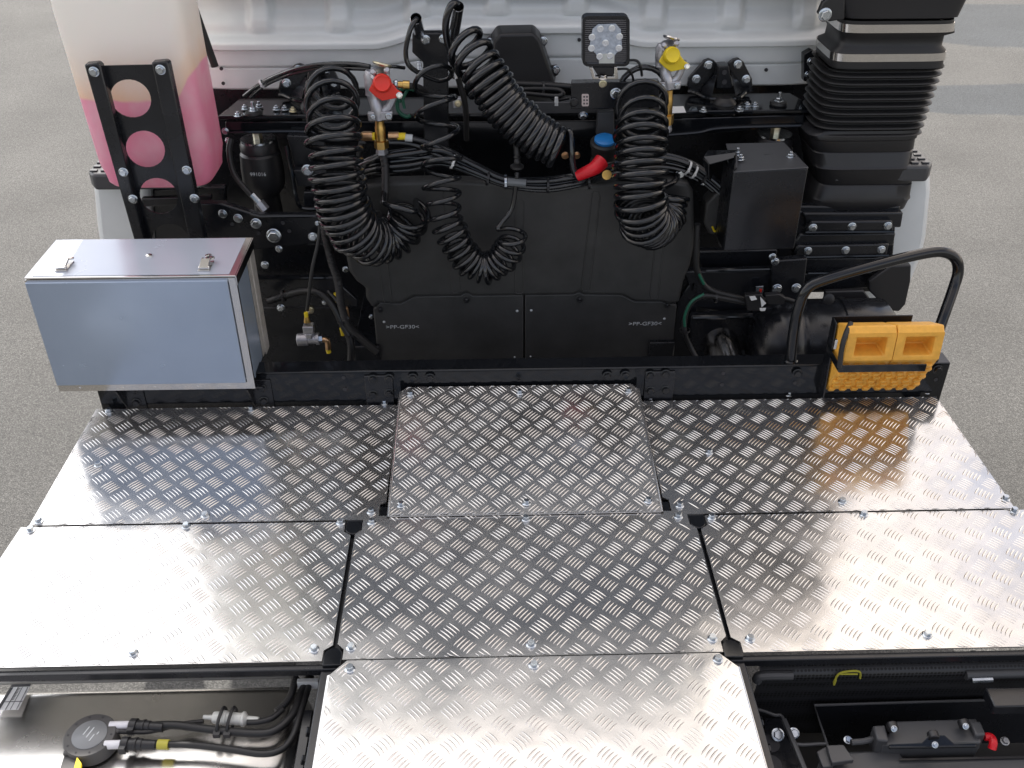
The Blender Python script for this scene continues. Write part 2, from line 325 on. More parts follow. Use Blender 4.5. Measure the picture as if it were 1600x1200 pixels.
def coil_pts(path, turns, phase=0, spt=18, tilt=None):
    """path: list of (point, radius, cumulative turn); returns the helix points"""
    C = catmull([p for p, r, t in path], 24); n = len(path)-1
    T, A, B = frames(C); out = []
    total = path[-1][2]; N = int(total*spt)
    for i in range(N+1):
        t = total*i/N; k = 0
        while k < n-1 and path[k+1][2] < t: k += 1
        fr = (t-path[k][2])/(path[k+1][2]-path[k][2]); u = (k+fr)*24
        r = path[k][1]*(1-fr) + path[k+1][1]*fr; j = min(int(u), len(C)-2); g = u-j
        c = C[j].lerp(C[j+1], g); a_ = A[j].lerp(A[j+1], g).normalized(); b_ = B[j].lerp(B[j+1], g).normalized()
        a = 2*math.pi*t + phase
        wob = 1 + .05*math.sin(t*1.7) + .03*math.sin(t*4.1)
        out.append(c + (a_*math.cos(a) + b_*math.sin(a))*r*wob)
    return out

# ================================================================== SETTING
g = MB(); g.add([(-60, -60, 0), (60, -60, 0), (60, 60, 0), (-60, 60, 0)], [(0, 1, 2, 3)])
o = g.build('ground', ASPH); o['kind'] = 'structure'
# ================================================================== DECK
def inside(p, poly):
    x, y = p; r = True
    n = len(poly)
    for i in range(n):
        a, b = poly[i], poly[(i+1) % n]
        if (b[0]-a[0])*(y-a[1])-(b[1]-a[1])*(x-a[0]) < 0: return False
    return True
def tread(name_parent, poly, zf, phase=(0, 0), rot=0.0, h=.0012, inset=.002, pitch=(.0615, .070)):
    """raised five-bar pattern on a convex outline (anticlockwise, x/y); zf(x,y) is the sheet's surface"""
    b = MB(); xs = [p[0] for p in poly]; ys = [p[1] for p in poly]
    cx, cy = (min(xs)+max(xs))/2, (min(ys)+max(ys))/2
    n = len(poly)
    # inward offset outline
    hp = []
    for i in range(n):
        a, c = V(poly[i]).to_2d(), V(poly[(i+1) % n]).to_2d(); e = (c-a).normalized(); nrm = V((-e.y, e.x)); hp.append((a, nrm))
    def clampp(q):
        for _ in range(2):
            for a, nrm in hp:
                dd = (q-a).dot(nrm)-inset
                if dd < 0: q = q - nrm*dd
        return q
    cr_, sr = math.cos(rot), math.sin(rot)
    half = int(max(max(xs)-min(xs), max(ys)-min(ys))/pitch[0]/1.2)+3
    L_, Wd, sp_ = .0170, .0021, .0083
    prof = [(-1, 0), (-.72, .62), (-.3, .96), (.3, .96), (.72, .62), (1, 0)]
    for i in range(-half, half):
        for j in range(-half, half):
            for kind in (0, 1):
                gx = (i+.5*kind)*pitch[0]+phase[0]; gy = (j+.5*kind)*pitch[1]+phase[1]
                X = cx+gx*cr_-gy*sr; Y = cy+gx*sr+gy*cr_
                if not (min(xs)-.03 < X < max(xs)+.03 and min(ys)-.03 < Y < max(ys)+.03): continue
                ang = (R_(-48) if kind == 0 else R_(48)) + rot
                dx, dy = math.cos(ang), math.sin(ang); nx, ny = (.73, .68) if kind == 0 else (.73, -.68); nx, ny = nx*cr_-ny*sr, nx*sr+ny*cr_
                for k in range(-2, 3):
                    c0 = V((X + nx*k*sp_, Y + ny*k*sp_))
                    vs = []; ok = 0
                    curve = .0016
                    for t, wd in prof:
                        for s_, hh in ((-1, 0), (-.45, .8), (0, 1), (.45, .8), (1, 0)):
                            q = c0 + V((dx, dy))*t*L_ + V((nx, ny))*(s_*wd*Wd + curve*(t*t-.5)*(1 if kind else -1))
                            q2 = clampp(q)
                            if (q2-q).length < 1e-6: ok += 1
                            vs.append((q2.x, q2.y, zf(q2.x, q2.y) + (h*hh*min(1, wd*1.15) if wd else 0) - (.0002 if abs(s_) == 1 or wd == 0 else 0)))
                    if ok < 10 or any(1.25 < q_[1] < 1.69 and .3705 < abs(q_[0]) < .4145 and (q_[1] < 1.307 or q_[1] > 1.630) for q_ in vs) or any(E1 < q_[1] < E1+.06 and .323 < abs(q_[0]) < .3405 for q_ in vs): continue
                    m_ = len(prof); fs = [(a*5+c, a*5+c+1, (a+1)*5+c+1, (a+1)*5+c) for a in range(m_-1) for c in range(4)]
                    b.add(vs, fs)
    return b
def sheet(poly, zf, t=.003, fold=.012, nseg=1):
    b = MB(); n = len(poly)
    top = [V((x, y, zf(x, y))) for x, y in poly]; bot = [p-V((0, 0, t)) for p in top]
    b.add(top+bot, [tuple(range(n)), tuple(reversed(range(n, 2*n)))] + [(i, i+n, (i+1) % n+n, (i+1) % n) for i in range(n)])
    return b
def plate_thing(label, poly, zf, bolts, phase, fold_sides=(), rot=0.0, pitch=(.0615, .070), outline=None):
    cx = sum(p[0] for p in poly)/len(poly); cy = sum(p[1] for p in poly)/len(poly)
    t = thing('tread_plate', label, 'tread plate', (cx, cy, zf(cx, cy)-.003), 'aluminium tread plates of the rear deck')
    b = sheet(outline or poly, zf); tb = tread(None, poly, zf, phase, rot, pitch=pitch)
    for (i, dz) in fold_sides:
        a, c = V((*poly[i], 0)), V((*poly[(i+1) % len(poly)], 0)); a.z = zf(a.x, a.y); c.z = zf(c.x, c.y)
        e = (c-a).normalized(); nrm = V((e.y, -e.x, 0)); s_ = []
        R0 = .006
        prof = [(R0*math.sin(k*math.pi/8), -R0+R0*math.cos(k*math.pi/8)) for k in range(5)] + [(R0, -R0-dz)]
        vs = [a+nrm*u+V((0, 0, v)) for u, v in prof] + [c+nrm*u+V((0, 0, v)) for u, v in prof]; m_ = len(prof)
        b.add(vs, [(k, k+1, k+1+m_, k+m_) for k in range(m_-1)])
    b.add(tb.v, tb.f); b.build('sheet', PLATE, t, fix=False, ang=50)
    for p in bolts:
        x, y = p; z = zf(x, y)
        bolt(t, (x, y, z), (random.uniform(-.03, .03), random.uniform(-.03, .03), 1), .0068, ZN, .0100)
    return t
ZD = 1.0
flat = lambda z: (lambda x, y: z)
def bl(*px): return [tuple(PZ(a, b, ZD).to_2d()) for a, b in px]
E0, E1, E2 = 2.132, 1.675, 1.272
def rowline(x, Y): return Y
L1 = [(-1.130, E1+.0015), (-.325, E1+.0015), (-.322, E0), (-1.128, E0)]
R1 = [(.325, E1+.0015), (1.138, E1+.0015), (1.132, E0), (.322, E0)]
L2 = [(-1.172, E2), (-.396, E2), (-.396, E1-.002), (-1.148, E1-.002)]
R2 = [(.396, E2), (1.185, E2), (1.160, E1-.002), (.396, E1-.002)]
C2 = [(-.386, E2), (.386, E2), (.386, E1+.012), (-.386, E1+.012)]
N0, N1 = 1.298, 1.640
L2o = [(-1.172, E2), (-.4125, E2), (-.4125, N0), (-.396, N0+.013), (-.396, N1-.013), (-.4125, N1), (-.4125, E1-.002), (-1.148, E1-.002)]
R2o = [(.4125, E2), (1.185, E2), (1.160, E1-.002), (.4125, E1-.002), (.4125, N1), (.396, N1-.013), (.396, N0+.013), (.4125, N0)]
C2o = [(-.3725, E2), (.3725, E2), (.3725, N0), (.386, N0+.013), (.386, N1-.013), (.3725, N1), (.3725, E1+.012), (-.3725, E1+.012), (-.3725, N1), (-.386, N1-.013), (-.386, N0+.013), (-.3725, N0)]
C3 = [(-.392, .70), (.392, .70), (.392, 1.232), (.362, E2-.006), (-.362, E2-.006), (-.392, 1.232)]
C1 = [(-.3135, E1+.005), (.3135, E1+.005), (.3135, 2.118), (.297, 2.136), (-.297, 2.136), (-.3135, 2.118)]
NY = E1+.052
L1o = [(-1.130, E1+.0015), (-.3385, E1+.0015), (-.3385, NY), (-.325, NY+.010), (-.322, E0), (-1.128, E0)]
R1o = [(.3385, E1+.0015), (1.138, E1+.0015), (1.132, E0), (.322, E0), (.325, NY+.010), (.3385, NY)]
plate_thing('left rear-row tread plate, mostly dark with reflections, directly under the blue-grey tool box', L1, flat(ZD), bl((171, 643), (154, 727), (61, 815), (321, 806), (392, 640), (601, 630), (580, 800), ), (.011, .02), [], R_(2.5), outline=L1o)
plate_thing('large glaring white tread plate at left, between tool box plate and fuel tank', L2, flat(ZD-.002), bl((48, 828), (291, 822), (532, 816), (208, 1020), (491, 1014)), (.0, .014), [], outline=L2o)
plate_thing('right rear-row tread plate with orange reflection below the wheel chocks', R1, flat(ZD), bl((1016, 621), (1232, 617), (1447, 613), (1108, 707), (1062, 790), (1316, 784), (1571, 780)), (.02, .0), [], outline=R1o)
plate_thing('large bright cream tread plate at right, in front of the orange reflection', R2, flat(ZD-.002), bl((1112, 808), (1350, 803), (1585, 798), (1172, 998), (1449, 991)), (.005, .02), [], outline=R2o)
plate_thing('middle tread plate between the two raised black gaps, second from the bottom edge', C2, flat(ZD+.001), bl((581, 817), (822, 812), (1060, 808), (549, 1013), (830, 1008), (1113, 999)), (.010, .006), [], R_(3), outline=C2o)
plate_thing('nearest centre tread plate with cut corners and folded sides, at the bottom edge', C3, flat(ZD+.005), [tuple(PZ(a, b, ZD+.005).to_2d()) for a, b in ((547, 1046), (834, 1040), (1122, 1031))], (.03, .022), [(1, .09), (5, .09)])
zc1 = lambda x, y: ZD+.0055+max(0, (y-E1))*.105
plate_thing('sloped centre tread plate raised against the black cross beam', C1, zc1, [(-.288, 2.105), (0, 2.105), (.288, 2.105), (-.287, 1.712), (.003, 1.712), (.287, 1.712)], (.0, .01), [(1, .05), (5, .05)], 0, (.055, .066))

df = thing('deck_frame', 'black steel frame carrying the tread plates, seen in the gaps and below their edge', 'deck frame', (0, 1.3, .8))
MB().box(-1.19, 1.20, 1.258, 1.271, .972, .990).build('cross_member', BLK, df, .002)
MB().box(-1.12, 1.12, 1.655, 1.705, .90, .990).build('cross_member', BLK, df, .002)
for x in (-1, 1):
    b = MB(); b.box(x*.37-.045, x*.37+.045, .3, 2.13, .72, .985); b.build('side_rail', BLK, df, .003)
    for gx_, gw, g0, g1 in ((.3925, .0185, 1.262, 1.306), (.3925, .0185, 1.632, 1.69), (.3275, .0105, 1.676, 1.724)):
        b = MB(); X_ = x*gx_; P = [(X_-gw, g0), (X_+gw, g0)] + [(X_+gw*math.cos(a_), g1-gw+gw*math.sin(a_)) for a_ in [math.pi*k/8 for k in range(9)]]
        if g0 > 1.6 and gw > .01: P = [(X_+gw, g1), (X_-gw, g1)] + [(X_-gw*math.cos(a_), g0+gw-gw*math.sin(a_)) for a_ in [math.pi*k/8 for k in range(9)]]
        b.prism([(u_, v_, .9975) for u_, v_ in P], (0, 0, -.02)); b.build('gap_bracket', BLKG, df, .002)
    b = MB(); b.box(x*1.10-.02, x*1.10+.02, 1.33, 2.1, .95, .985); b.build('support', BLK, df, .002)
    for yy in (1.16, 1.10):
        bolt(df, (x*.425, yy, .93), (x, 0, .3), .009, BLKG)
# floor of dark structure between the rails (gearbox, fifth-wheel ramp)
gb = thing('transmission_housing', 'dark gearbox and frame underside seen in the gaps below the deck', 'gearbox', (0, 1.9, .5))
b = MB(); b.box(-.33, .33, 1.3, 2.4, .45, .8); b.lathe([(.2, 0), (.27, .2), (.27, .9), (.18, 1.2)], (0, 1.0, .55), (0, 1, 0), 20); b.build('housing', BLK, gb, .01)

# ---- cross beam behind the deck
BY = 2.145
bm_ = thing('cross_beam', 'long glossy black cross beam behind the tread plates, bolted at its middle', 'beam', (0, BY, .98))
MB().box(-1.118, 1.152, BY, BY+.006, .975, 1.098).box(-1.118, 1.152, BY, BY+.055, 1.092, 1.100).box(-1.118, 1.152, BY+.052, BY+.058, .99, 1.094).build('channel', BLKG, bm_, .0025)
pl_ = MB(); pl_.box(-.41, -.335, BY-.006, BY, .985, 1.088).box(.335, .415, BY-.006, BY, .985, 1.088); pl_.build('end_plate', BLK, bm_, .002)
for px, py in ((583, 592), (583, 616), (608, 591), (608, 614), (645, 590), (672, 590), (949, 587), (977, 586), (1016, 586), (1040, 584), (1016, 610), (1040, 609), (1246, 583), (1465, 577)):
    bolt(bm_, PY(px, py, BY-.006), (0, -1, 0), .0088, BLKG)
b = MB()
for px, py in ((537, 590), (539, 608), (1130, 583), (1128, 601), (1242, 598), (1462, 593), (1350, 597)):
    b.lathe([(.0055, 0), (.0055, .0012)], PY(px, py, BY-.0002), (0, -1, 0), 14)
b.build('hole', INK, bm_)

# ---- far chassis
ch = thing('chassis_frame', 'dark ladder chassis rails and brackets beneath the cab rear', 'chassis', (0, 2.8, .5))
for x in (-1, 1):
    b = MB(); b.box(x*.46-.04, x*.46+.04, 2.56, 5.0, .70, .92); b.build('rail', BLK, ch, .004)
b = MB(); b.box(-1.05, 1.05, 3.10, 3.14, .2, 1.66); b.build('bulkhead', BLK, ch)
b = MB(); b.box(-.95, .95, 2.25, 3.0, .42, .46); b.build('undertray', BLK, ch)

# ================================================================== CAB
CY = 3.0
cab = thing('truck_cab', 'white pressed-steel rear wall of the truck cab across the top', 'truck cab', (0, CY, 1.54), None)
def ss(a, b, x): t = max(0, min(1, (x-a)/(b-a))); return t*t*(3-2*t)
ZBOT = PY(820, 138, CY).z
def lip_z(x):   # pressed lip: higher in the middle
    lo = PY(450, 73, CY).z; hi = PY(800, 47, CY).z
    return lo + (hi-lo)*(ss(-.42, -.22, x) - ss(.20, .42, x))
CW = 1.10
def cabw(z): return 1.10 - .12*ss(1.95, 2.3, z) - .06*ss(2.3, 3.3, z)
def back_y(x):   # the wall turns forward towards its rounded corners
    u = abs(x)
    return 0 if u < .82 else (u-.82)**2*1.1
rngx = random.Random(3)
def wall(u, v):
    x = -CW + 2*CW*u; lz = lip_z(x)
    knots = [0, .36, .40, .72, .76, .94, 1.0, 1.05, 1.10]
    z0 = ZBOT
    if v < .28:      # lower skirt to lip
        t = v/.28; z = z0 + (lz-z0)*t
        y = 0
        if abs(t-.52) < .02: y = .004
        y += .012*ss(.5, .53, t)*0 - .006*ss(.5, .6, t)
        if t < .04: y += .01*(1-t/.04)
        if t > .93: y -= .016*ss(.93, .98, t)
    else:
        t = (v-.28)/.72; z = lz + (3.66-lz)*t**1.6
        d = z-lz
        y = -.022 + .040*ss(.012, .035, d)
        if d < .9:
            # pressed upright channels above the lip
            ph = ((x+.04) / .235) % 1.0
            rib = ss(.08, .2, ph)*(1-ss(.8, .92, ph))
            y += .022*rib*ss(.055, .10, d)
            ph2 = ((x+.16)/.235) % 1.0
            y -= .014*ss(.3, .42, ph2)*(1-ss(.58, .7, ph2))*ss(.03, .05, d)*(1-ss(.075, .11, d))
    x *= cabw(z)/CW
    return V((x, CY+y+back_y(x), z))
b = MB(); b.grid(wall, 460, 150); b.build('rear_wall', WHT, cab, ang=60, fix=False)
for sx in (-1, 1):
    b = MB(); P = [(1.10, ZBOT+.02), (1.10, 1.95), (.98, 2.3), (.92, 3.60), (.89, 3.60), (.95, 2.3), (1.07, 1.95), (1.07, ZBOT+.02)]
    b.prism([(sx*u_, CY+.09, v_) for u_, v_ in P], (0, 1.8, 0)); b.build('side_wall', WHT, cab, .01)
DRKP = mat('added_dark_panel', (.13, .155, .19), .14)  # unseen dark panel on the upper cab, added to darken the deck's reflection
b = MB(); b.prism([(-.90, CY-.012, 1.90), (.90, CY-.012, 1.90), (.80, CY-.012, 3.06), (-.80, CY-.012, 3.06)], (0, .03, 0)); dkp = b.build('unseen_dark_panel', DRKP, cab, .02)
b = MB(); b.prism([(-.94, CY-.016, 1.86), (.94, CY-.016, 1.86), (.84, CY-.016, 3.10), (-.84, CY-.016, 3.10)], (0, .02, 0), [[(-.89, CY-.016, 1.91), (.89, CY-.016, 1.91), (.79, CY-.016, 3.05), (-.79, CY-.016, 3.05)]]); b.build('unseen_panel_rim', RUB, cab, .004)  # rim round the added dark panel, out of view
MB().box(-.93, .93, CY+.01, CY+1.9, 3.64, 3.70).build('roof', WHT, cab, .05)
MB().box(-.90, .90, CY+1.8, CY+1.86, ZBOT, 3.62).build('front_wall', WHT, cab, .02)
MB().box(-1.08, 1.08, CY+.06, CY+1.8, ZBOT+.02, ZBOT+.05).build('floor_pan', WHT, cab, .01)
# small bolts and drain holes on the skirt
for px, py in ((346, 107), (349, 130), (1197, 109), (905, 62), (1018, 107)):
    b = MB(); b.lathe([(.0055, 0), (.0055, .003)], PY(px, py, CY-.007), (0, -1, 0), 12); b.build('drain_hole', INK, cab)
b = MB(); b.plate([(1256, 85), (1268, 78), (1275, 82), (1275, 118), (1264, 128), (1256, 127)], CY-.03, .03); o = b.build('corner_bracket', BLK, cab, .002)
bolt(cab, PY(1267, 96, CY-.03), (0, -1, 0), .008); bolt(cab, PY(1263, 117, CY-.03), (0, -1, 0), .008)
# black gas strut at the left corner
b = MB(); b.tube([PY(292, -20, 2.86), PY(336, 104, 2.86)], .011, 12, 0); o = b.build('strut_rod', RUB); tag(o, 'thin black rod slanting between the plastic tank and the white cab corner', 'rod')

# side fenders with tread steps
for sx, name, lab, pts, st in (
    (-1, 'l', 'white cab-side fender behind the pink tank with a black tread step', [(142, 272), (232, 272), (236, 400), (168, 470), (150, 360), (144, 300)], [(130, 262), (136, 250), (150, 246), (182, 262), (182, 278), (140, 274)]),
    (1, 'r', 'white cab-side fender behind the black intake duct with a black tread step', [(1380, 262), (1456, 262), (1457, 300), (1450, 370), (1443, 400), (1410, 480), (1330, 480), (1330, 300)], [(1425, 262), (1440, 222), (1455, 220), (1479, 238), (1470, 256), (1440, 262)])):
    t = thing('cab_fender', lab, 'fender', (sx*1.2, 2.75, .9))
    YF = 2.76
    b = MB(); b.plate(pts, YF, .25); b.build('panel', WHT, t, .02)
s_z = 1.432
for t_, sx in (([o for o in COL.objects if o.name == 'cab_fender'][0], -1), ([o for o in COL.objects if o.name == 'cab_fender.001'][0], 1)):
    xo = 1.243 if sx < 0 else 1.25
    P = [V((sx*(xo-.02), 2.70, s_z)), V((sx*xo, 2.73, s_z)), V((sx*xo, 2.85, s_z)), V((sx*(xo-.06), 2.93, s_z)), V((sx*.95, 2.93, s_z)), V((sx*.95, 2.70, s_z))]
    b = MB(); b.prism(P, (0, 0, -.05)); b.build('step', GREY, t_, .008)
    b = MB()
    for i in range(7):
        for j in range(6):
            x = sx*(1.225-.032*i); y = 2.725+.032*j
            if abs(x) > 1.20 and y > 2.86: continue
            b.box(x-.011, x+.011, y-.007, y+.007, s_z, s_z+.005)
    b.build('tread', GREY, t_, .002)
# mudflaps
b = MB(); b.plate([(1392, 416), (1424, 414), (1423, 440), (1415, 476), (1405, 487), (1390, 486), (1358, 455), (1358, 440)], 2.62, .02); tag(b.build('mudflap', BPLS, bevel=.004), 'black mudflap tip hanging below the intake duct at right', 'mudflap')

# ================================================================== CAB CROSS MEMBER
CM = 2.80
cmb = thing('cab_cross_member', 'black pressed beam under the cab rear, carried by two air springs', 'cross member', (0, CM, 1.46))
zt = PY(350, 181, CM).z
def prof(ptsL, ptsR): pass
b = MB()
zc = lambda px, py: PY(px, py, CM)
front = [(352, 190), (352, 208), (478, 208), (560, 221), (700, 224), (870, 216), (1050, 214), (1180, 203), (1257, 197), (1257, 179), (1040, 186), (800, 190), (560, 190)]
b.plate(front, CM, .012); b.build('front_face', BLKG, cmb, .003)
b = MB(); P = [V((-.86, CM, zt)), V((.905, CM, zt+.004)), V((.86, CM+.16, zt+.004)), V((-.83, CM+.16, zt))]
b.prism(P, (0, 0, -.012)); b.build('top_face', BLKG, cmb, .003)
b = MB(); b.tube([PY(356, 207, CM-.002), PY(480, 206, CM-.002), PY(560, 219, CM-.002), PY(700, 222, CM-.002)], .006, 8); b.build('lower_flange', BLKG, cmb); b = MB(); b.tube([PY(1043, 211, CM-.004), PY(1090, 207, CM-.004), PY(1130, 200, CM-.004), PY(1256, 196, CM-.004)], .006, 8); b.build('lower_flange', BLKG, cmb)
for px, py, stud, m in ((372, 173, .5, ZN), (383, 162, .5, ZN), (432, 163, .5, ZN), (445, 163, .5, ZN), (458, 166, .6, ZNY), (1167, 158, .5, ZN), (1179, 158, .5, ZN), (1099, 166, .6, ZN), (1155, 165, .6, ZN), (405, 159, 1, ZN)):
    yy = CM + (.05 if py > 160 else .08); q = PY(px, py+6, yy); q.z = zt+.002
    q = PZ(px, py+8, zt+.004)
    bolt(cmb, q, (0, 0, 1), .008, m, stud=stud)
for px, py in ((397, 175), (1216, 160)):
    q = PZ(px, py+4, zt+.004)
    b = MB(); b.lathe([(.024, 0), (.026, .004), (.024, .010), (.018, .012)], q, (0, 0, 1), 20); b.build('rubber_washer', RUB, cmb)
    bolt(cmb, q+V((0, 0, .012)), (0, 0, 1), .009, ZN, stud=1.8)
tag_ = MB(); tag_.prism([PZ(1043, 167, zt+.006), PZ(1068, 166, zt+.006), PZ(1072, 176, zt+.006), PZ(1047, 177, zt+.006)], (0, 0, .0006)); tag_.build('sticker', LABW, cmb)
bolt(cmb, PY(352, 205, CM-.004), (0, -1, 0), .007, ZN); bolt(cmb, PY(357, 220, CM-.004), (-.3, -1, 0), .007, ZN)
# air springs
for i, (px, lab, py0) in enumerate(((403, 'left rubber air spring below the cab cross member with printed number', 216), (1211, 'right rubber air spring, mostly hidden behind the black control box', 208))):
    top = PY(px, py0, CM+.03)
    t = thing('air_spring', lab, 'air spring', (top.x, top.y, top.z-.26), 'air springs under the cab cross member')
    b = MB(); b.lathe([(.052, 0), (.052, -.006), (.010, -.007)], top, (0, 0, 1), 28); b.build('top_plate', ZN, t)
    b = MB(); b.lathe([(.014, .0), (.014, .022)], top, (0, 0, 1), 6); b.build('nut', ZNY, t)
    b = MB(); b.lathe([(.050, -.006), (.056, -.016), (.056, -.035), (.053, -.037), (.060, -.045), (.064, -.09), (.064, -.13), (.058, -.155), (.044, -.17), (.040, -.18), (.044, -.26)], top, (0, 0, 1), 32); b.build('bellows', BPLS, t)
    if i == 0:
        text(t, '991016', top+V((0, -.0655, -.088)), .016, PRNT, name='printed_number')
        b = MB(); b.tube([PY(361, 217, 2.78), PY(358, 238, 2.76), PY(366, 272, 2.73), PY(388, 300, 2.70), PY(396, 308, 2.69)], .0085, 10)
        b.build('air_hose', RUB, t)
        b = MB(); b.tube([PY(394, 304, 2.69), PY(408, 319, 2.68)], .009, 8, 0); b.build('hose_fitting', ZN, t)
        b = MB(); b.tube([PY(405, 316, 2.675), PY(415, 328, 2.67)], .014, 6, 0); b.build('elbow_fitting', CAST, t)

# cab latch brackets (butterfly) left and right, central cover
def butterfly(cx, cy, lab, sc=1.0):
    Y0 = 2.93
    t = thing('cab_mount_bracket', lab, 'bracket', PY(cx, cy+50, Y0), 'black cab mount brackets bolted to the white skirt')
    f = lambda x, y: (cx+x*sc, cy+y*sc)
    b = MB(); b.plate([f(*p) for p in ((-56, 8), (-54, -2), (-30, -30), (-22, -33), (-14, -30), (-4, -20), (-6, -8), (-38, 20), (-52, 18))], Y0+.02, .016); b.build('wing_plate', BLK, t, .003)
    b = MB(); b.plate([f(*p) for p in ((46, 8), (45, -2), (32, -28), (24, -34), (16, -32), (8, -26), (9, -12), (26, 18), (44, 16))], Y0+.02, .016); b.build('wing_plate', BLK, t, .003)
    b = MB(); b.plate([f(*p) for p in ((-7, -21), (9, -22), (15, 14), (-12, 14))], Y0-.03, .05); b.build('centre_channel', BLKG, t, .003)
    q = lambda x, y, yy: PY(*f(x, y), yy)
    b = MB(); b.hexa([q(-38, 18, Y0+.015), q(-12, -12, Y0+.012), q(-9, -10, Y0-.02), q(-18, 26, Y0-.05)], [q(-38, 22, Y0+.02), q(-12, -8, Y0+.02), q(-12, -5, Y0-.0), q(-20, 30, Y0-.03)]); b.build('gusset', BLK, t, .002)
    b = MB(); b.hexa([q(12, -12, Y0-.02), q(14, -14, Y0+.012), q(34, 16, Y0+.015), q(20, 26, Y0-.05)], [q(13, -8, Y0), q(15, -8, Y0+.02), q(34, 22, Y0+.02), q(20, 30, Y0-.03)]); b.build('gusset', BLK, t, .002)
    b = MB(); b.tube([q(-54, 18, Y0), q(-46, 19, Y0-.01), q(-20, 29, Y0-.05), q(20, 29, Y0-.05), q(34, 20, Y0-.01), q(45, 16, Y0)], .006, 8, 4); b.build('lower_flange', BLKG, t)
    o_ = q(1, 42, Y0-.06); b = MB(); b.lathe([(.036, -.03), (.036, .012), (.030, .022), (.02, .03)], o_, (0, 0, 1), 24); b.lathe([(.05, -.034), (.05, -.028)], o_, (0, 0, 1), 24); b.build('rubber_mount', RUB, t)
    for x, y in ((-23, -23), (-42, -1), (23, -24), (36, -1)): bolt(t, q(x, y, Y0+.018), (0, -1, 0), .0095)
    for x, y in ((2, -12), (2, 3)):
        b = MB(); b.lathe([(.0075, 0), (.0075, .001)], q(x, y, Y0-.031), (0, -1, 0), 16); b.build('hole', INK, t)
butterfly(1130, 125, 'right black cab mount bracket with four bolts, beside the yellow coupling')
butterfly(488, 131, 'left black cab mount bracket partly hidden by the left coiled hose', .95)

b = MB(); cvt = thing('junction_cover', 'black trapezoid plastic cover with three bolt ears on the cab skirt', 'cover', PY(815, 125, 2.95))
f0 = [(781, 53), (834, 52), (843, 62), (866, 128), (864, 140), (768, 140), (772, 66)]; f1 = [PY(a, b_, 2.90) for a, b_ in f0]; 
cc = sum(f1, V())/len(f1)
b.add([p for p in f1] + [cc+(p-cc)*1.10+V((0, .07, 0)) for p in f1], [tuple(range(7))] + [(i, (i+1) % 7, (i+1) % 7+7, i+7) for i in range(7)]); b.build('cover', BPLS, cvt, .008, seg=3)
for (px, py), ear in (((765, 66), [(758, 62), (765, 57), (778, 57), (778, 78), (765, 76), (759, 70)]), ((849, 64), [(838, 56), (850, 57), (856, 64), (852, 72), (842, 76)]), ((869, 109), [(858, 103), (870, 102), (876, 109), (872, 117), (862, 124)])):
    b = MB(); b.plate(ear, 2.955, .01); b.build('ear', BPLS, cvt, .002); bolt(cvt, PY(px, py, 2.953), (0, -1, 0), .0085)

# ================================================================== LEFT PLASTIC TANK AND ITS BRACKET
YT = 2.56
tk = thing('coolant_tank', 'tall translucent white tank half full of pink liquid at the left', 'liquid tank', PY(270, 296, YT))
def tankf():
    xl0, xr0 = PY(150, 272, YT).x, PY(352, 272, YT+.14).x; ll = (PY(66, 2, YT).x-xl0)/(PY(66, 2, YT).z-PY(150, 272, YT).z); lr = (PY(303, 2, YT+.14).x-xr0)/(PY(303, 2, YT).z-PY(352, 272, YT).z); zb = PY(250, 298, YT).z
    b = MB(); W = (xr0-xl0); D_ = .22
    n = 48; prof = []
    rows = []
    zs = [(0, .80), (.005, .88), (.016, .94), (.035, .98), (.07, 1.0)] + [(.07+.08*k, 1.0) for k in range(1, 14)] + [(1.17, .97), (1.19, .9)]
    for zo, s_ in zs:
        z = zb+zo; lean = ll*(zo-.05)
        sh = min(1, 1+.0*zo); xl = xl0 + lean; xr = xr0 + lr*(zo-.05)
        cx, hw = (xl+xr)/2, (xr-xl)/2*s_; hd = D_/2*s_; rr = .045; ring = []
        gro = .004 if abs((zo*12) % 1 - .5) < .12 else 0
        for k in range(n):
            a = 2*math.pi*k/n; e = .38
            ca, sa = math.cos(a), math.sin(a)
            ring.append(V((cx + math.copysign(abs(ca)**e, ca)*(hw-gro), YT+D_/2 + math.copysign(abs(sa)**e, sa)*(hd-gro), z)))
        rows.append(ring)
    vs = [p for r in rows for p in r]; m_ = len(rows)
    b.add(vs, [(i*n+k, i*n+(k+1) % n, (i+1)*n+(k+1) % n, (i+1)*n+k) for i in range(m_-1) for k in range(n)] + [tuple(reversed(range(n))), tuple((m_-1)*n+k for k in range(n))])
    return b
tankf().build('tank_body', TANKP, tk, ang=70)
YB = 2.50
br = thing('tank_bracket', 'black upright channel with round holes strapped in front of the pink tank', 'bracket', PY(270, 420, YB))
b = MB()
def lerp2(a, b_, t): return (a[0]+(b_[0]-a[0])*t, a[1]+(b_[1]-a[1])*t)
web = [(152, 103), (240, 101), (318, 420), (232, 420)]
holes = [circ(204, 154, 33, 29, rot=.5), circ(227, 233, 31.5, 28, rot=.5), circ(248, 306, 31, 27, rot=.5), circ(267, 376, 30, 26, rot=.4)]
b.plate(web, YB, .004, holes); b.build('web', BLK, br)
b = MB(); b.plate([(131, 101), (152, 99), (157, 104), (238, 420), (222, 420)], YB-.028, .03); b.build('side_flange', BLK, br, .004)
b = MB(); b.plate([(236, 98), (259, 96), (263, 100), (330, 420), (305, 420)], YB-.028, .03); b.build('side_flange', BLK, br, .004)
for px, py in ((147, 112), (251, 109), (193, 269), (292, 266), (208, 311), (304, 310)): bolt(br, PY(px, py, YB-.03), (0, -1, 0), .0085)

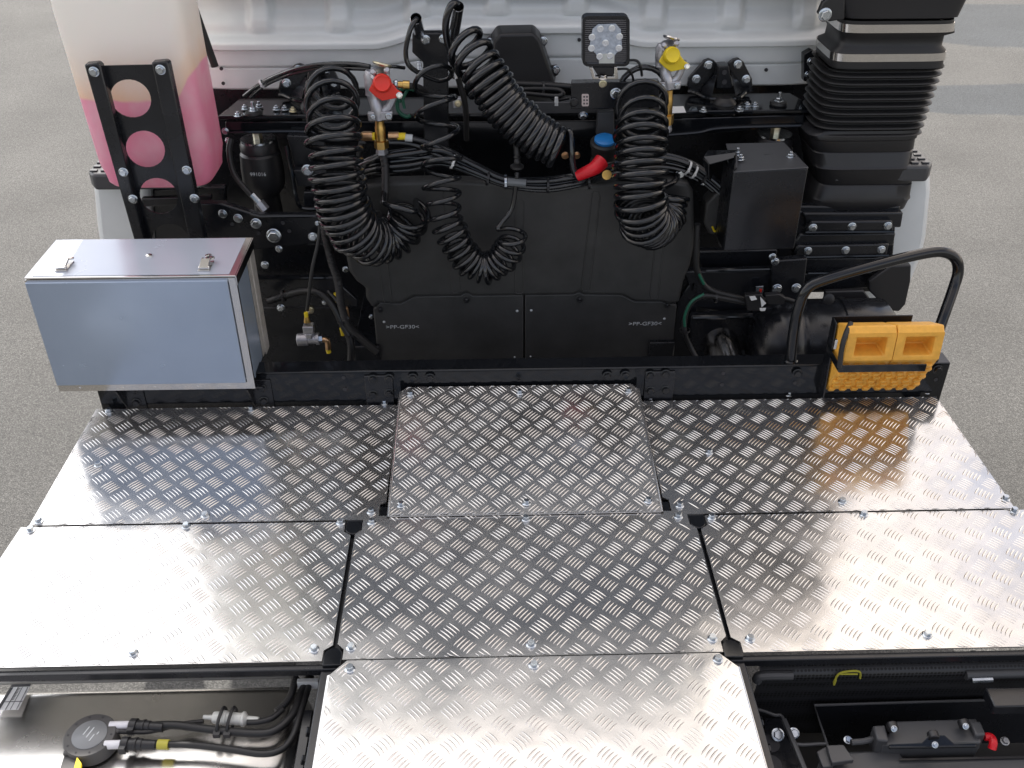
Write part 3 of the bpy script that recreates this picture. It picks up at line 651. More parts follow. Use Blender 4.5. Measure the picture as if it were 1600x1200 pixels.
# ================================================================== RIGHT INTAKE DUCT
YD = 2.70
du = thing('intake_duct', 'tall black air intake duct with rubber bellows and two silver bands at right', 'air duct', PY(1330, 400, YD))
def ring_rr(xl, xr, yf, yb, z, e=.30, n=56):
    cx, hw = (xl+xr)/2, (xr-xl)/2; cy, hd = (yf+yb)/2, (yb-yf)/2; r = []
    for k in range(n):
        a = 2*math.pi*(k+.5)/n; ca, sa = math.cos(a), math.sin(a)
        r.append(V((cx+math.copysign(abs(ca)**e, ca)*hw, cy+math.copysign(abs(sa)**e, sa)*hd, z)))
    return r
def loft(b, rings, caps=True):
    n = len(rings[0]); b.add([p for r in rings for p in r], [(i*n+k, i*n+(k+1) % n, (i+1)*n+(k+1) % n, (i+1)*n+k) for i in range(len(rings)-1) for k in range(n)] + ([tuple(reversed(range(n))), tuple((len(rings)-1)*n+k for k in range(n))] if caps else []))
    return b
def dring(pl, pr, py, grow=0, depth=.20, e=.30):
    a, c = PY(pl, py, YD), PY(pr, py, YD); return ring_rr(PY(pl, py, YD+.10).x-grow, c.x+grow, YD-grow, YD+depth+grow, (a.z+c.z)/2, e)
b = MB(); r0 = dring(1300, 1508, 31, 0.004); x0, x1 = PY(1300, 31, YD).x, PY(1508, 31, YD).x; z0 = r0[0].z
rings = [dring(1301, 1503, 32, -.01), dring(1299, 1505, 29), ring_rr(x0-.002, x1+.006, YD-.002, YD+.2, z0+.05), ring_rr(x0-.01, x1+.012, YD-.008, YD+.2, z0+.09), ring_rr(x0+.01, x1+.02, YD-.008, YD+.2, z0+.3), ring_rr(x0+.03, x1+.02, YD, YD+.2, z0+.85)]
loft(b, rings).build('snorkel', BPLS, du)
b = MB(); b.plate([(1278, 22), (1286, 4), (1300, -6), (1320, -6), (1320, 30), (1296, 34)], YD-.012, .02); b.build('ear', BPLS, du, .003); bolt(du, PY(1289, 23, YD-.014), (0, -1, 0), .012)
def band(py0, py1, pl, pr):
    b = MB(); loft(b, [dring(pl, pr, py0, .001), dring(pl, pr, py0, .004), dring(pl-1, pr-1, py1, .004), dring(pl-1, pr-1, py1, .001)], False); b.build('clamp_band', STL, du)
band(38, 51, 1298, 1497); band(84, 96, 1285, 1483)
b = MB(); rings = []
rings.append(dring(1298, 1499, 33, 0)); rings.append(dring(1297, 1498, 54, .002)); rings += [dring(1292, 1492, 60, -.012), dring(1288, 1488, 76, -.012), dring(1285, 1485, 82, .001), dring(1283, 1481, 100, .001), dring(1283, 1480, 108, .002)]
loft(b, rings, False)
rings = []; y0, y1 = 108, 212; nb = 9
for i in range(nb*10+1):
    t = i/(nb*10); py = y0+(y1-y0)*t; pl = 1283+(1262-1283)*t; pr = 1480+(1444-1480)*t
    ph = math.cos(2*math.pi*t*nb); gr = .012*(max(0, ph)**.6 if ph > 0 else -.7*abs(ph)**.8)
    rings.append(dring(pl-2, pr-2, py, gr, e=.42 if gr > 0 else .34))
loft(b, rings, False); b.build('bellows', RUB, du, ang=80)
b = MB(); rings = []
for py, pl, pr, gr in ((205, 1262, 1446, .0), (213, 1248, 1440, .004), (219, 1250, 1438, .004), (221, 1251, 1438, .0), (237, 1253, 1435, 0), (239, 1254, 1434, -.003), (241, 1254, 1434, .0), (260, 1258, 1430, 0), (264, 1260, 1430, .006), (268, 1261, 1429, .003), (288, 1262, 1433, .0), (290, 1262, 1432, -.004), (292, 1262, 1432, 0), (310, 1256, 1429, 0), (314, 1255, 1427, .004), (318, 1254, 1425, .002), (330, 1250, 1420, 0), (336, 1252, 1412, -.012)):
    rings.append(dring(pl, pr, py, gr, e=.34))
loft(b, rings).build('lower_duct', BPLS, du, ang=45)
# ribbed duct base with bolt strips
db = thing('duct_bracket', 'stepped black sheet bracket with two rows of bolts below the intake duct', 'bracket', PY(1320, 450, 2.66))
YK = 2.66
for pts, dy in (([(1246, 322), (1408, 322), (1400, 350), (1392, 446), (1378, 456), (1240, 458)], .04), ([(1255, 333), (1412, 332), (1408, 356), (1262, 357)], .02), ([(1268, 346), (1395, 345), (1396, 362), (1258, 364)], 0), ([(1250, 366), (1400, 364), (1396, 384), (1236, 390)], .015), ([(1246, 384), (1390, 381), (1386, 398), (1240, 402)], 0),
                ([(1240, 404), (1384, 402), (1380, 424), (1250, 427)], .015), ([(1252, 428), (1384, 426), (1372, 450), (1262, 456)], .004), ([(1238, 330), (1262, 330), (1250, 460), (1200, 460), (1215, 400)], .035)):
    b = MB(); b.plate(pts, YK+dy, .03); b.build('step_panel', BLK, db, .005)
for a, c in (((1258, 363), (1397, 362)), ((1250, 402), (1388, 399)), ((1262, 427), (1386, 425))):
    b = MB(); b.tube([PY(*a, YK-.002), PY(*c, YK-.002)], .005, 8, 0); b.build('fold', BLKG, db)
for px, py in ((1270, 356), (1331, 354), (1387, 353), (1262, 392), (1321, 391), (1377, 390)): bolt(db, PY(px, py, YK-.001), (0, -1, 0), .0088)

# ================================================================== TOOL BOX
X0, X1, YF, ZB, ZT = -1.194, -.689, 2.10, 1.079, 1.408
YBK = PZ(398, 372, ZT).y
tb = thing('tool_box', 'blue-grey film covered stainless tool box with two latches on its lid, at left', 'tool box', ((X0+X1)/2, (YF+YBK)/2, ZB))
b = MB(); b.box(X0+.006, X1-.006, YF+.012, YBK, ZB, ZT-.004); b.build('body', STL, tb, .002)
b = MB(); b.box(X1-.006, X1-.004, YF+.035, YBK-.075, ZB+.012, ZT-.03); b.build('side_film', FILM_SHADE, tb)
b = MB(); b.box(X1-.004, X1-.001, YBK-.042, YBK, ZB, ZT-.004); b.box(X1-.0045, X1-.0028, YBK-.07, YBK-.042, ZB+.01, ZT-.03); o = b.build('hinge_strip', mat('brushed_steel', (.55, .53, .50), .45, .6, noise=.15, nscale=40), tb)
# lid: top sheet (film) with stainless edges
b = MB(); b.box(X0, X1, YF+.004, YBK+.004, ZT-.004, ZT).build('lid', STL, tb, .001)
b = MB(); b.box(X0+.018, X1-.016, YF+.012, YBK, ZT, ZT+.001); b.build('lid_film', FILM_LIT, tb)
b = MB(); b.box(X1-.001, X1+.002, YF+.004, YBK+.004, ZT-.026, ZT-.001); b.build('lid_edge', STL, tb)
# front frame and recessed door
b = MB(); b.prism([(X0, YF+.004, ZB-.001), (X1, YF+.004, ZB-.001), (X1, YF+.004, ZT-.006), (X0, YF+.004, ZT-.006)], (0, .01, 0), [[(X0+.006, YF+.004, ZB+.020), (X1-.018, YF+.004, ZB+.020), (X1-.018, YF+.004, ZT-.016), (X0+.006, YF+.004, ZT-.016)]]); b.build('front_frame', STL, tb)
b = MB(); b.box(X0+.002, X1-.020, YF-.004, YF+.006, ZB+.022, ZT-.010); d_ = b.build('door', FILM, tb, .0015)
for i in range(5):
    xx = X0+.06+(X1-X0-.12)*i/4+(.01 if i % 2 else -.005); b = MB(); b.lathe([(.003, 0), (.003, .0015), (.0015, .0025)], (xx, YF+.004, ZB+.009), (0, -1, 0), 10); b.build('rivet', STL, tb)
for px in (96, 319):
    q = PZ(px, 424, ZT)
    b = MB(); b.box(q.x-.014, q.x+.014, q.y-.004, q.y+.050, ZT+.001, ZT+.004); b.box(q.x-.011, q.x+.011, q.y+.0, q.y+.034, ZT+.006, ZT+.012, Matrix.Translation(q) @ Matrix.Rotation(R_(14), 4, 'X') @ Matrix.Translation(-q))
    b.tube([q+V((-.013, .004, .007)), q+V((.013, .004, .007))], .005, 8, 0); b.tube([q+V((-.010, .004, .01)), q+V((-.009, .038, .018))], .002, 6, 0); b.tube([q+V((.010, .004, .01)), q+V((.009, .038, .018))], .002, 6, 0)
    b.lathe([(.012, 0), (.012, .003), (.008, .005)], q+V((.006, .044, .012)), (0, .15, 1), 16)
    b.build('latch', STL, tb, .0006)
for px in (233, 326):
    b = MB(); b.lathe([(.0085, 0), (.008, .003), (.003, .005)], PZ(px, 400, ZT+.001), (0, 0, 1), 16); b.build('rivet', STL, tb)
for px, w_ in ((190, 1), (392, 2)):
    t_ = thing('box_bracket', ('left' if w_ == 1 else 'right')+' black triangular bracket holding the tool box off the cross beam', 'bracket', (PY(px, 620, 2.13).x, 2.13, 1.0), 'triangular brackets under the tool box')
    xx = PY(px, 620, 2.13).x
    b = MB(); b.prism([(xx, BY, .99), (xx, YF-.0, ZB-.004), (xx, BY+.1, ZB-.004), (xx, BY, ZB-.02)], (.004, 0, 0)); b.box(xx, xx+.055, BY-.004, BY-.0005, .99, ZB); b.box(xx-.04, xx+.04, YF+.01, YF+.09, ZB-.006, ZB-.002); b.build('bracket_plate', BLK, t_, .001)
    for zz in (1.015, 1.055): bolt(t_, (xx+.03, BY-.005, zz), (0, -1, 0), .0085, BLKG)

# ================================================================== WHEEL CHOCKS
YC = 2.05
def chock(xl, xr, label):
    t = thing('wheel_chock', label, 'wheel chock', ((xl+xr)/2, YC+.05, 1.0), 'orange wheel chocks in the beam holder')
    zt_, zl = PY(1380, 514, YC).z, PY(1380, 568, YC).z
    tip = V((0, 2.128, PY(1350, 604, 2.128).z))
    A = (YC+.085, PY(1380, 503, YC+.085).z); B = (YC+.014, zt_+.002); B2 = (YC, zt_-.012); C = (YC-.006, zl+.014); C2 = (YC+.002, zl); D = (tip.y-.012, tip.z); E_ = (tip.y, tip.z+.004)
    pr = [A, B, B2, C, C2, D, E_]
    def P3(x): return [V((x, y, z)) for y, z in pr]
    b = MB(); L_, R__ = P3(xl), P3(xr); n = 7
    b.add(L_+R__, [tuple(reversed(range(n))), tuple(range(n, 2*n))] + [(i, (i+1) % n, (i+1) % n+n, i+n) for i in range(n) if i != 2])
    # front face (B2-C) with the moulded hand pocket
    mx_, mt, mb = .020, .012, .012; w0, w1 = xl+mx_+.004, xr-mx_; dp = .055
    ft = lambda x, s: V((x, B2[0]+(C[0]-B2[0])*s, B2[1]+(C[1]-B2[1])*s))
    o4 = [ft(xl, 0), ft(xr, 0), ft(xr, 1), ft(xl, 1)]; i4 = [ft(w0, .16), ft(w1, .16), ft(w1, .86), ft(w0, .86)]
    bk = [i4[0]+V((.004, .02, -.004)), i4[1]+V((-.004, .02, -.004)), i4[2]+V((-.004, dp, .006)), i4[3]+V((.004, dp, .006))]
    vs = o4+i4+bk; fs = [(i, (i+1) % 4, (i+1) % 4+4, i+4) for i in range(4)] + [(4+i, 4+(i+1) % 4, 8+(i+1) % 4, 8+i) for i in range(4)] + [(8, 9, 10, 11)]
    b.add(vs, fs)
    import bmesh
    o = b.build('wedge_body', ORG, t, .004, ang=30)
    # toothed sole
    s0, s1 = V((0, C2[0], C2[1])), V((0, D[0], D[1])); e = (s1-s0); ln = e.length; e.normalize(); nrm = V((0, -e.z, e.y)); 
    if nrm.y > 0: nrm = -nrm
    b = MB(); W_ = (xr-xl); rows = 7
    for r in range(rows):
        for c in range(4):
            off = .004 if r % 2 else -.003; x_ = xl + W_*(c+.5)/4 + off; hw = W_/4*.30
            c0 = s0 + e*(ln*(r+.12)/rows); c1 = s0 + e*(ln*(r+.88)/rows)
            xa, xb = max(xl, x_-hw), min(xr, x_+hw)
            b.hexa([V((xa, c0.y, c0.z)), V((xb, c0.y, c0.z)), V((xb, c1.y, c1.z)), V((xa, c1.y, c1.z))], [V((xa+.002, c0.y, c0.z))+nrm*.009, V((xb-.002, c0.y, c0.z))+nrm*.009, V((xb-.002, c1.y, c1.z))+nrm*.006, V((xa+.002, c1.y, c1.z))+nrm*.006])
    b.build('toothed_sole', ORG, t, .0012)
    return t
xa, xm, xb = PY(1322, 540, YC).x, PY(1398, 540, YC).x, PY(1471, 540, YC).x
chock(xa, xm-.001, 'orange plastic wheel chock on the left of the pair, held by the black strap')
chock(xm+.001, xb, 'orange plastic wheel chock on the right of the pair, nearer the handrail foot')
ho = thing('chock_holder', 'black folded steel holder gripping the two orange wheel chocks', 'holder', (xm, 2.13, 1.0))
b = MB(); zt2 = PY(1380, 496, 2.15).z; b.box(xa-.006, xb-.04, 2.152, 2.156, zt2-.16, zt2+.004); b.prism([(xa-.008, 2.155, 1.0), (xa-.008, 2.10, 1.02), (xa-.008, 2.12, zt2), (xa-.008, 2.155, zt2+.002)], (.004, 0, 0)); b.build('back_plate', BLK, ho, .002)
zl = PY(1380, 572, YC-.01).z
b = MB(); b.box(xa-.010, xb-.03, YC-.014, YC-.010, zl-.016, zl+.006); b.box(xa-.012, xa-.008, YC-.014, YC+.09, zl-.014, zl+.006); b.build('front_bar', BLKG, ho, .002)
b = MB(); b.tube([V((xa-.009, YC-.012, zl)), V((xa-.014, YC-.012, zl+.05)), V((xa-.008, YC+.0, zl+.085)), V((xa+.012, YC+.03, zl+.105))], .007, 8); b.build('strap', RUB, ho)
b = MB(); q = PY(1304, 540, YC-.01); b.box(q.x-.004, q.x+.003, q.y-.008, q.y, q.z-.006, q.z+.02); b.build('buckle', STL, ho, .001)

# ================================================================== HAND RAIL
b = MB(); hr = thing('hand_rail', 'black bent tube grab rail rising from the beam around the wheel chocks', 'hand rail', PY(1234, 563, 2.17))
pts = [PY(1235, 564, 2.17), PY(1240, 520, 2.17), PY(1248, 480, 2.17), PY(1262, 450, 2.172), PY(1295, 435, 2.185), PY(1380, 411, 2.23), PY(1450, 395, 2.27), PY(1478, 395, 2.28), PY(1494, 406, 2.28), PY(1497, 425, 2.275), PY(1490, 450, 2.26), PY(1476, 490, 2.22), PY(1462, 530, 2.19), PY(1455, 556, 2.17)]
b.tube(pts, .0145, 16, 8); b.build('tube', BLKG, hr, ang=60)
b = MB(); b.lathe([(.020, -.004), (.020, .002), (.016, .006)], PY(1235, 564, 2.17), (0, 0, 1), 20); b.lathe([(.020, -.004), (.020, .002)], PY(1455, 558, 2.17), (0, 0, 1), 20); b.build('foot', BLKG, hr)

# ================================================================== ENGINE COVER
YE = 2.57
ec = thing('engine_cover', 'large matt black plastic cover moulded with ribs and printed >PP-GF30< twice', 'engine cover', PY(820, 566, YE))
b = MB()
up = [(540, 400), (546, 384), (534, 340), (545, 310), (568, 290), (600, 284), (700, 282), (820, 287), (905, 290), (960, 284), (1050, 282), (1076, 286), (1084, 300), (1086, 380), (1079, 416), (1069, 440), (1062, 474), (1044, 477), (1034, 473), (992, 473), (972, 463), (912, 462), (905, 458), (896, 462), (740, 464), (729, 459), (718, 464), (648, 465), (626, 476), (606, 476), (592, 474), (583, 484), (570, 466), (572, 452), (556, 440), (545, 425)]
b.plate(up, YE, .05); b.build('upper_panel', BPL, ec, .012, ang=50, seg=3)
b = MB(); b.plate([(583, 484), (594, 472), (606, 474), (626, 474), (648, 463), (718, 462), (729, 457), (740, 462), (818, 461), (818, 620), (596, 620)], YE+.006, .2); b.build('lower_panel', BPL, ec, .004)
b = MB(); b.plate([(820, 461), (896, 460), (905, 456), (912, 460), (972, 461), (992, 471), (1034, 471), (1044, 475), (1058, 476), (1044, 620), (820, 620)], YE+.006, .2); b.build('lower_panel', BPL, ec, .004)
for x0_, x1_, ya, yb_ in ((590, 606, 330, 474), (699, 712, 296, 458), (812, 811, 312, 459), (931, 915, 300, 455), (1030, 1022, 378, 466)):
    w_ = 6.5; b = MB()
    path = [PY(x0_-w_, ya+6, YE), PY(x0_-w_*.6, ya, YE), PY(x0_+w_*.6, ya, YE), PY(x0_+w_, ya+6, YE), PY(x1_+w_, yb_-5, YE), PY(x1_+w_*.6, yb_, YE), PY(x1_-w_*.6, yb_, YE), PY(x1_-w_, yb_-5, YE), PY(x0_-w_, ya+6, YE)]
    b.tube(path, .0022, 6, 0, False); b.build('rib', BPL, ec, ang=80)
for px, py in ((594, 484), (729, 469), (906, 468), (1043, 477)):
    b = MB(); b.lathe([(.0085, 0), (.009, .003), (.0065, .0035), (.005, .001), (.002, .003)], PY(px, py, YE+.003), (0, -1, 0), 20); b.build('screw', BPLS, ec)
for px, py in ((600, 503), (808, 486), (830, 485), (1038, 498), (804, 558), (829, 557)):
    b = MB(); b.lathe([(.0042 if py < 550 else .003, 0), (.002, .0015)], PY(px, py, YE+.005), (0, -1, 0), 12); b.build('paint_dot', PRNT, ec)
text(ec, '>PP-GF30<', PY(629, 511, YE+.004), .0175, PRNT, name='printed_mark', sx=1.25); text(ec, '>PP-GF30<', PY(1008, 506, YE+.004), .0175, PRNT, name='printed_mark', sx=1.25)

# ---- left-hand frame plates behind the tool box
lf = thing('frame_plate', 'black suspension frame plates with large zinc bolts between the tool box and the coiled hose', 'frame plate', PY(420, 470, 2.62))
for pts, y_, t_ in (([(238, 296), (352, 292), (352, 420), (245, 430)], 2.80, .03), ([(220, 310), (330, 306), (330, 318), (222, 324)], 2.70, .02), ([(300, 318), (345, 318), (404, 337), (505, 337), (505, 380), (300, 400)], 2.62, .03), ([(385, 380), (520, 380), (520, 432), (385, 432)], 2.72, .03), ([(385, 433), (520, 433), (560, 470), (560, 480), (385, 480)], 2.60, .02), ([(400, 480), (545, 480), (545, 600), (400, 600)], 2.68, .03)):
    b = MB(); b.plate(pts, y_, t_); b.build('plate', BLK, lf, .004)
b = MB(); b.tube([PY(392, 334, 2.618), PY(408, 338, 2.618), PY(502, 337, 2.618)], .006, 8, 0); b.build('fold', BLKG, lf); b = MB(); b.tube([PY(392, 434, 2.598), PY(513, 434, 2.598)], .0055, 8, 0); b.build('fold', BLKG, lf)
for px, py, r in ((348, 334, .0085), (372, 341, .0088), (400, 349, .0105), (428, 368, .0145), (489, 370, .009), (496, 349, .005), (436, 389, .007), (414, 414, .008), (439, 481, .008), (507, 473, .005), (580, 495, .005), (540, 421, .0065)): bolt(lf, PY(px, py, 2.598), (random.uniform(-.1, .1), -1, .05), r, ZN if r != .0145 else ZN)
b = MB()
for px, py in ((442, 348), (452, 361), (363, 350), (404, 364)): b.lathe([(.006, 0), (.006, .001)], PY(px, py, 2.617), (0, -1, 0), 12)
b.build('hole', INK, lf)
# arch hanger and box behind the left coil
ah = thing('stabiliser_bracket', 'black bracket and bushing block behind the left coiled hose with one zinc bolt', 'bracket', PY(470, 300, 2.78))
b = MB(); b.plate([(448, 212), (508, 214), (508, 262), (460, 262)], 2.76, .03); b.plate([(458, 266), (510, 266), (510, 292), (464, 292)], 2.72, .03); b.plate([(474, 300), (505, 300), (505, 324), (474, 324)], 2.70, .05); b.build('block', BLK, ah, .003)
b = MB(); b.tube([PY(447, 228, 2.74), PY(456, 270, 2.72), PY(464, 312, 2.69), PY(474, 325, 2.69), PY(505, 326, 2.69)], .006, 8, 4); b.build('hook', BLKG, ah); bolt(ah, PY(481, 266, 2.71), (0, -1, 0), .012)
# right-hand frame plates
rf = thing('frame_plate', 'black frame plates with zinc bolts left of the handrail foot, right of the engine cover', 'frame plate', PY(1150, 470, 2.62))
for pts, y_, t_ in (([(1068, 424), (1118, 424), (1210, 421), (1212, 500), (1088, 480)], 2.60, .03), ([(1086, 393), (1215, 390), (1212, 418), (1100, 422)], 2.66, .03), ([(1080, 494), (1180, 490), (1176, 548), (1078, 550)], 2.56, .03), ([(1206, 408), (1262, 404), (1250, 500), (1205, 500)], 2.58, .03), ([(1058, 470), (1080, 440), (1092, 440), (1082, 600), (1040, 600)], 2.60, .02)):
    b = MB(); b.plate(pts, y_, t_); b.build('plate', BLK, rf, .004)
b = MB(); b.tube([PY(1103, 423, 2.598), PY(1209, 420, 2.598)], .0055, 8, 0); b.build('fold', BLKG, rf); b = MB(); b.tube([PY(1082, 496, 2.556), PY(1179, 494, 2.556)], .0075, 8, 0); b.build('fold', BLKG, rf)
for px, py, r in ((1214, 451, .0098), (1244, 450, .0098), (1237, 482, .0095), (1206, 484, .0085), (1183, 514, .0065), (1211, 409, .008), (1207, 401, .007), (1063, 272, .009), (1099, 286, .005)): bolt(rf, PY(px, py, 2.56 if py > 300 else 2.6), (0, -1, .1), r)
b = MB(); b.plate([(1181, 448), (1193, 447), (1192, 461), (1181, 462)], 2.57, .006); b.build('clip_tag', ZN, rf, .001)
b = MB(); b.plate([(1187, 452), (1191, 452), (1190, 457), (1186, 457)], 2.568, .002); b.build('paint_mark', RED, rf)
# exhaust pipe glimpse and air tank
ep = MB(); a = PZ(1125, 556, .95); ep.lathe([(.05, -.02), (.055, 0), (.055, .25)], PY(1140, 575, 2.42)+V((0, 0, -.02)), (0, 1, .15), 28); tag(ep.build('exhaust_pipe', STL), 'short bright metal pipe glimpsed low behind the beam, right of the engine cover', 'pipe')
at = thing('air_tank', 'black cylindrical air tank with rounded ribs behind the handrail and wheel chocks', 'air tank', PY(1275, 500, 2.42))
c0 = PY(1275, 520, 2.52); b = MB(); b.lathe([(.03, -.20), (.09, -.192), (.125, -.165), (.135, -.13), (.135, -.08), (.130, -.075), (.130, -.05), (.135, -.045), (.135, .06), (.14, .064), (.14, .082), (.135, .086), (.135, .20), (.10, .23)], (c0.x, c0.y, c0.z-.035), (1, 0, 0), 40); b.build('shell', BLK, at, ang=50)
b = MB(); b.lathe([(.012, 0), (.016, .004), (.016, .014), (.010, .016)], PY(1293, 466, 2.42), (0, -1, .3), 18); b.build('valve_cap', BPLS, at)
b = MB(); b.plate([(1290, 456), (1350, 454), (1372, 484), (1380, 540), (1280, 540)], 2.60, .02); tag(b.build('mudguard', BPLS, bevel=.004), 'black curved mudguard piece between the air tank and the wheel chocks', 'mudguard')

# ================================================================== CONTROL BOX
cb = thing('control_box', 'plain black sheet metal box with zinc bolts on its lid, beside the intake duct', 'control box', PY(1190, 390, 2.46))
y0 = 2.44; A_, B_, C_, D__ = PY(1146, 269, y0), PY(1263, 263, y0), PY(1241, 389, y0), PY(1130, 392, y0)
b = MB(); b.prism([A_, B_, C_, D__], (0, .12, 0)); b.build('front_shell', BLK, cb, .003)
b = MB(); q0, q1 = PZ(1134, 224, A_.z+.006), PZ(1225, 222, A_.z+.006); b.prism([A_+V((0, -.002, .002)), B_+V((0, -.002, .004)), q1, q0], (0, 0, -.004)); b.build('lid', GREY, cb, .002)
b = MB(); b.prism([A_+V((0, .0, .004)), A_+V((0, .075, .004)), PY(1150, 241, y0+.04), PY(1150, 262, y0)], (.004, 0, 0)); 
b.build('side_lip', BLKG, cb)
for px, py, s_ in ((1152, 239, 1.2), (1157, 247, .7), (1235, 243, .8)): bolt(cb, PZ(px, py+2, A_.z+.008), (0, 0, 1), .008, ZN, stud=s_)
b = MB(); b.hexa([PY(1151, 238, 2.50), PY(1151, 246, 2.48), PY(1108, 258, 2.48), PY(1098, 245, 2.50)], [PY(1151, 234, 2.54), PY(1151, 240, 2.53), PY(1118, 248, 2.54), PY(1106, 234, 2.55)]); b.hexa([PY(1098, 246, 2.50), PY(1108, 256, 2.48), PY(1108, 282, 2.48), PY(1100, 262, 2.50)], [PY(1104, 246, 2.54), PY(1112, 256, 2.52), PY(1112, 282, 2.52), PY(1106, 262, 2.54)]); b.build('strap_bracket', BLKG, cb, .003)
co = thing('connector_block', 'black ribbed plastic connector tucked behind the left side of the control box', 'connector', PY(1115, 370, 2.55))
b = MB(); b.plate([(1104, 318), (1122, 300), (1150, 300), (1140, 372), (1108, 366), (1100, 350)], 2.56, .06); b.plate([(1124, 348), (1136, 340), (1134, 390), (1124, 386)], 2.53, .04); b.build('block', BPL, co, .006, seg=3)
b = MB(); b.tube([PY(1113, 354, 2.555), PY(1116, 361, 2.555), PY(1121, 362, 2.555)], .003, 6, 4); b.build('clip', YEL, co)

# ================================================================== HOSE POST, TUBES
YP = 2.72
po = thing('hose_post', 'black T-shaped steel post with two chrome parking tubes for coiled cables', 'post', PY(675, 240, YP))
b = MB(); b.plate([(644, 52), (708, 52), (708, 92), (700, 96), (702, 300), (663, 300), (661, 98), (644, 82)], YP, .035); b.build('post_plate', BLK, po, .003)
for px, py in ((665, 62), (693, 61)): bolt(po, PY(px, py, YP-.001), (0, -1, 0), .0085)
bolt(po, PY(707, 112, YP-.001), (0, -1, 0), .0085); bolt(po, PY(705, 84, YP+.01), (1, -1, 0), .006)
for i, (a, c, r) in enumerate(((PY(650, 29, 2.63), PY(656, 56, 2.74), .0150), (PY(716, 10, 2.61), PY(708, 60, 2.74), .0150))):
    ax = (a-c).normalized(); L_ = (a-c).length; b = MB(); b.lathe([(r-.0015, .0), (r, 0), (r, L_), (r-.0008, L_+.001), (r-.002, L_-.001), (r-.002, .02)], c, ax, 26, False); b.build('parking_tube', CHR, po)
    b = MB(); b.lathe([(r-.003, L_*.55), (.0005, L_*.55)], c, ax, 20, False); b.build('tube_bore', INK, po)
for px, py, s_ in ((655, 95, 1), (658, 105, 1), (706, 95, 1)):
    b = MB(); p0 = PY(px, py, YP-.004); b.lathe([(.0055+.0012*(k % 2), .002*k) for k in range(12)], p0, (0, 0, -1), 12); b.build('spring', ZN, po)
b = MB(); b.plate([(707, 155), (720, 153), (722, 168), (708, 170)], YP-.012, .02); b.build('clamp', CAST, po, .002); bolt(po, PY(716, 162, YP-.013), (0, -1, 0), .007, ZNY)

# ================================================================== COUPLINGS
def coupling(cx, cy, sc, cap, label, side, Yq, stem_bottom, stem_m):
    t = thing('brake_coupling', label, 'coupling', PY(cx, cy+60, Yq))
    f = lambda x, y, yy=0: PY(cx+x*sc, cy+y*sc, Yq+yy)
    u = sc/560.0
    b = MB(); b.lathe([(12*u, -8*u), (15*u, -4*u), (15.5*u, 4*u), (11*u, 8*u)], f(-1, -20, .01), (.1, -.45, .9), 24); b.lathe([(8*u, -16*u), (9*u, 0), (12*u, 12*u), (9*u, 20*u)], f(-14, -6, .012), (.1, .1, 1), 16); b.tube([f(-10, -22, .01), f(-14, -5, .01), f(-9, 15, .01), f(-4, 34, 0), f(-2, 48, 0)], 11*u, 14, 6, rf=lambda L, s: (10.5-1.5*s)*u); 
    b.build('body', CAST, t, ang=50)
    b = MB(); b.lathe([(4*u, 0), (12*u, 2*u), (14.5*u, 4*u), (13.5*u, 6*u), (8*u, 6*u)], f(2, -33, .0), (.25, .25, .95), 20); b.build('sealing_plate', ZNY if side < 0 else STL, t)
    b = MB(); b.lathe([(4*u, 0), (4.6*u, 6*u), (3*u, 8*u)], f(-9, -24, -.010), (-.2, -.8, .5), 14); b.lathe([(4*u, 0), (4.6*u, 6*u), (3*u, 8*u)], f(10, -27, -.010), (.2, -.8, .5), 14); b.build('lug', CAST, t)
    # rubber dust cap and its flat tongue
    b = MB(); b.lathe([(13.5*u, -2*u), (14*u, 2*u), (12.5*u, 9*u), (11*u, 10.5*u), (9.5*u, 9.5*u), (.5*u, 9.5*u)], f(3, -8, -.02), (.10, -.93, .30), 26); b.build('dust_cap', cap, t, ang=60)
    b = MB(); b.plate([(cx+x*sc, cy+y*sc) for x, y in ((-18, 3), (-12, -8), (14, -14), (26, 2), (34, 7), (33, 14), (18, 17), (3, 20), (-8, 13))], Yq-.018, .006); b.build('cap_tongue', cap, t, .002)
    bolt(t, f(30, 11, -.02), (0, -1, .2), 3.2*u, STL)
    b = MB(); b.hexa([f(-20, 38, -.014), f(20, 36, -.014), f(18, 50, -.014), f(-18, 52, -.014)], [f(-20, 36, .016), f(20, 34, .016), f(18, 48, .016), f(-18, 50, .016)]); b.tube([f(4, 36), f(14, 28), f(22, 10), f(24, 0)], 6*u, 10, 5); b.build('clamp_block', CAST, t, .003); bolt(t, f(13, 44, -.016), (0, -1, 0), 3.4*u, ZN); bolt(t, f(-12, 45, -.016), (0, -1, 0), 2.6*u, ZN)
    a, c = f(-1, 50), PY(*stem_bottom, Yq); ax = (c-a).normalized(); L_ = (c-a).length
    b = MB(); b.lathe([(7*u, 0), (7*u, L_*.15), (8*u, L_*.2), (8*u, L_*.58), (7*u, L_*.6)], a, ax, 18); b.build('stem', stem_m, t)
    b = MB(); b.lathe([(11*u, L_*.60), (11*u, L_*.82)], a, ax, 6); b.lathe([(9*u, L_*.8), (9*u, L_*.83)], a, ax, 14); b.build('hex_fitting', stem_m, t)
    b = MB(); b.lathe([(8.5*u, L_*.83), (8.5*u, L_*.92), (9.5*u, L_*.93), (9.5*u, L_)], a, ax, 6); b.build('lock_nut', CAST, t)
    return t
Y1 = 2.56
ct = coupling(594, 138, 1.0, RED, 'silver air brake coupling with a red dust cap above the left coiled hose', -1, Y1, (597, 240), BRS)
b = MB(); p0, p1 = PY(556, 213, Y1), PY(580, 214, Y1); b.lathe([(.004, 0), (.013, .02), (.013, .045)], p0, (1, 0, 0), 16); b.build('elbow', COP, ct)
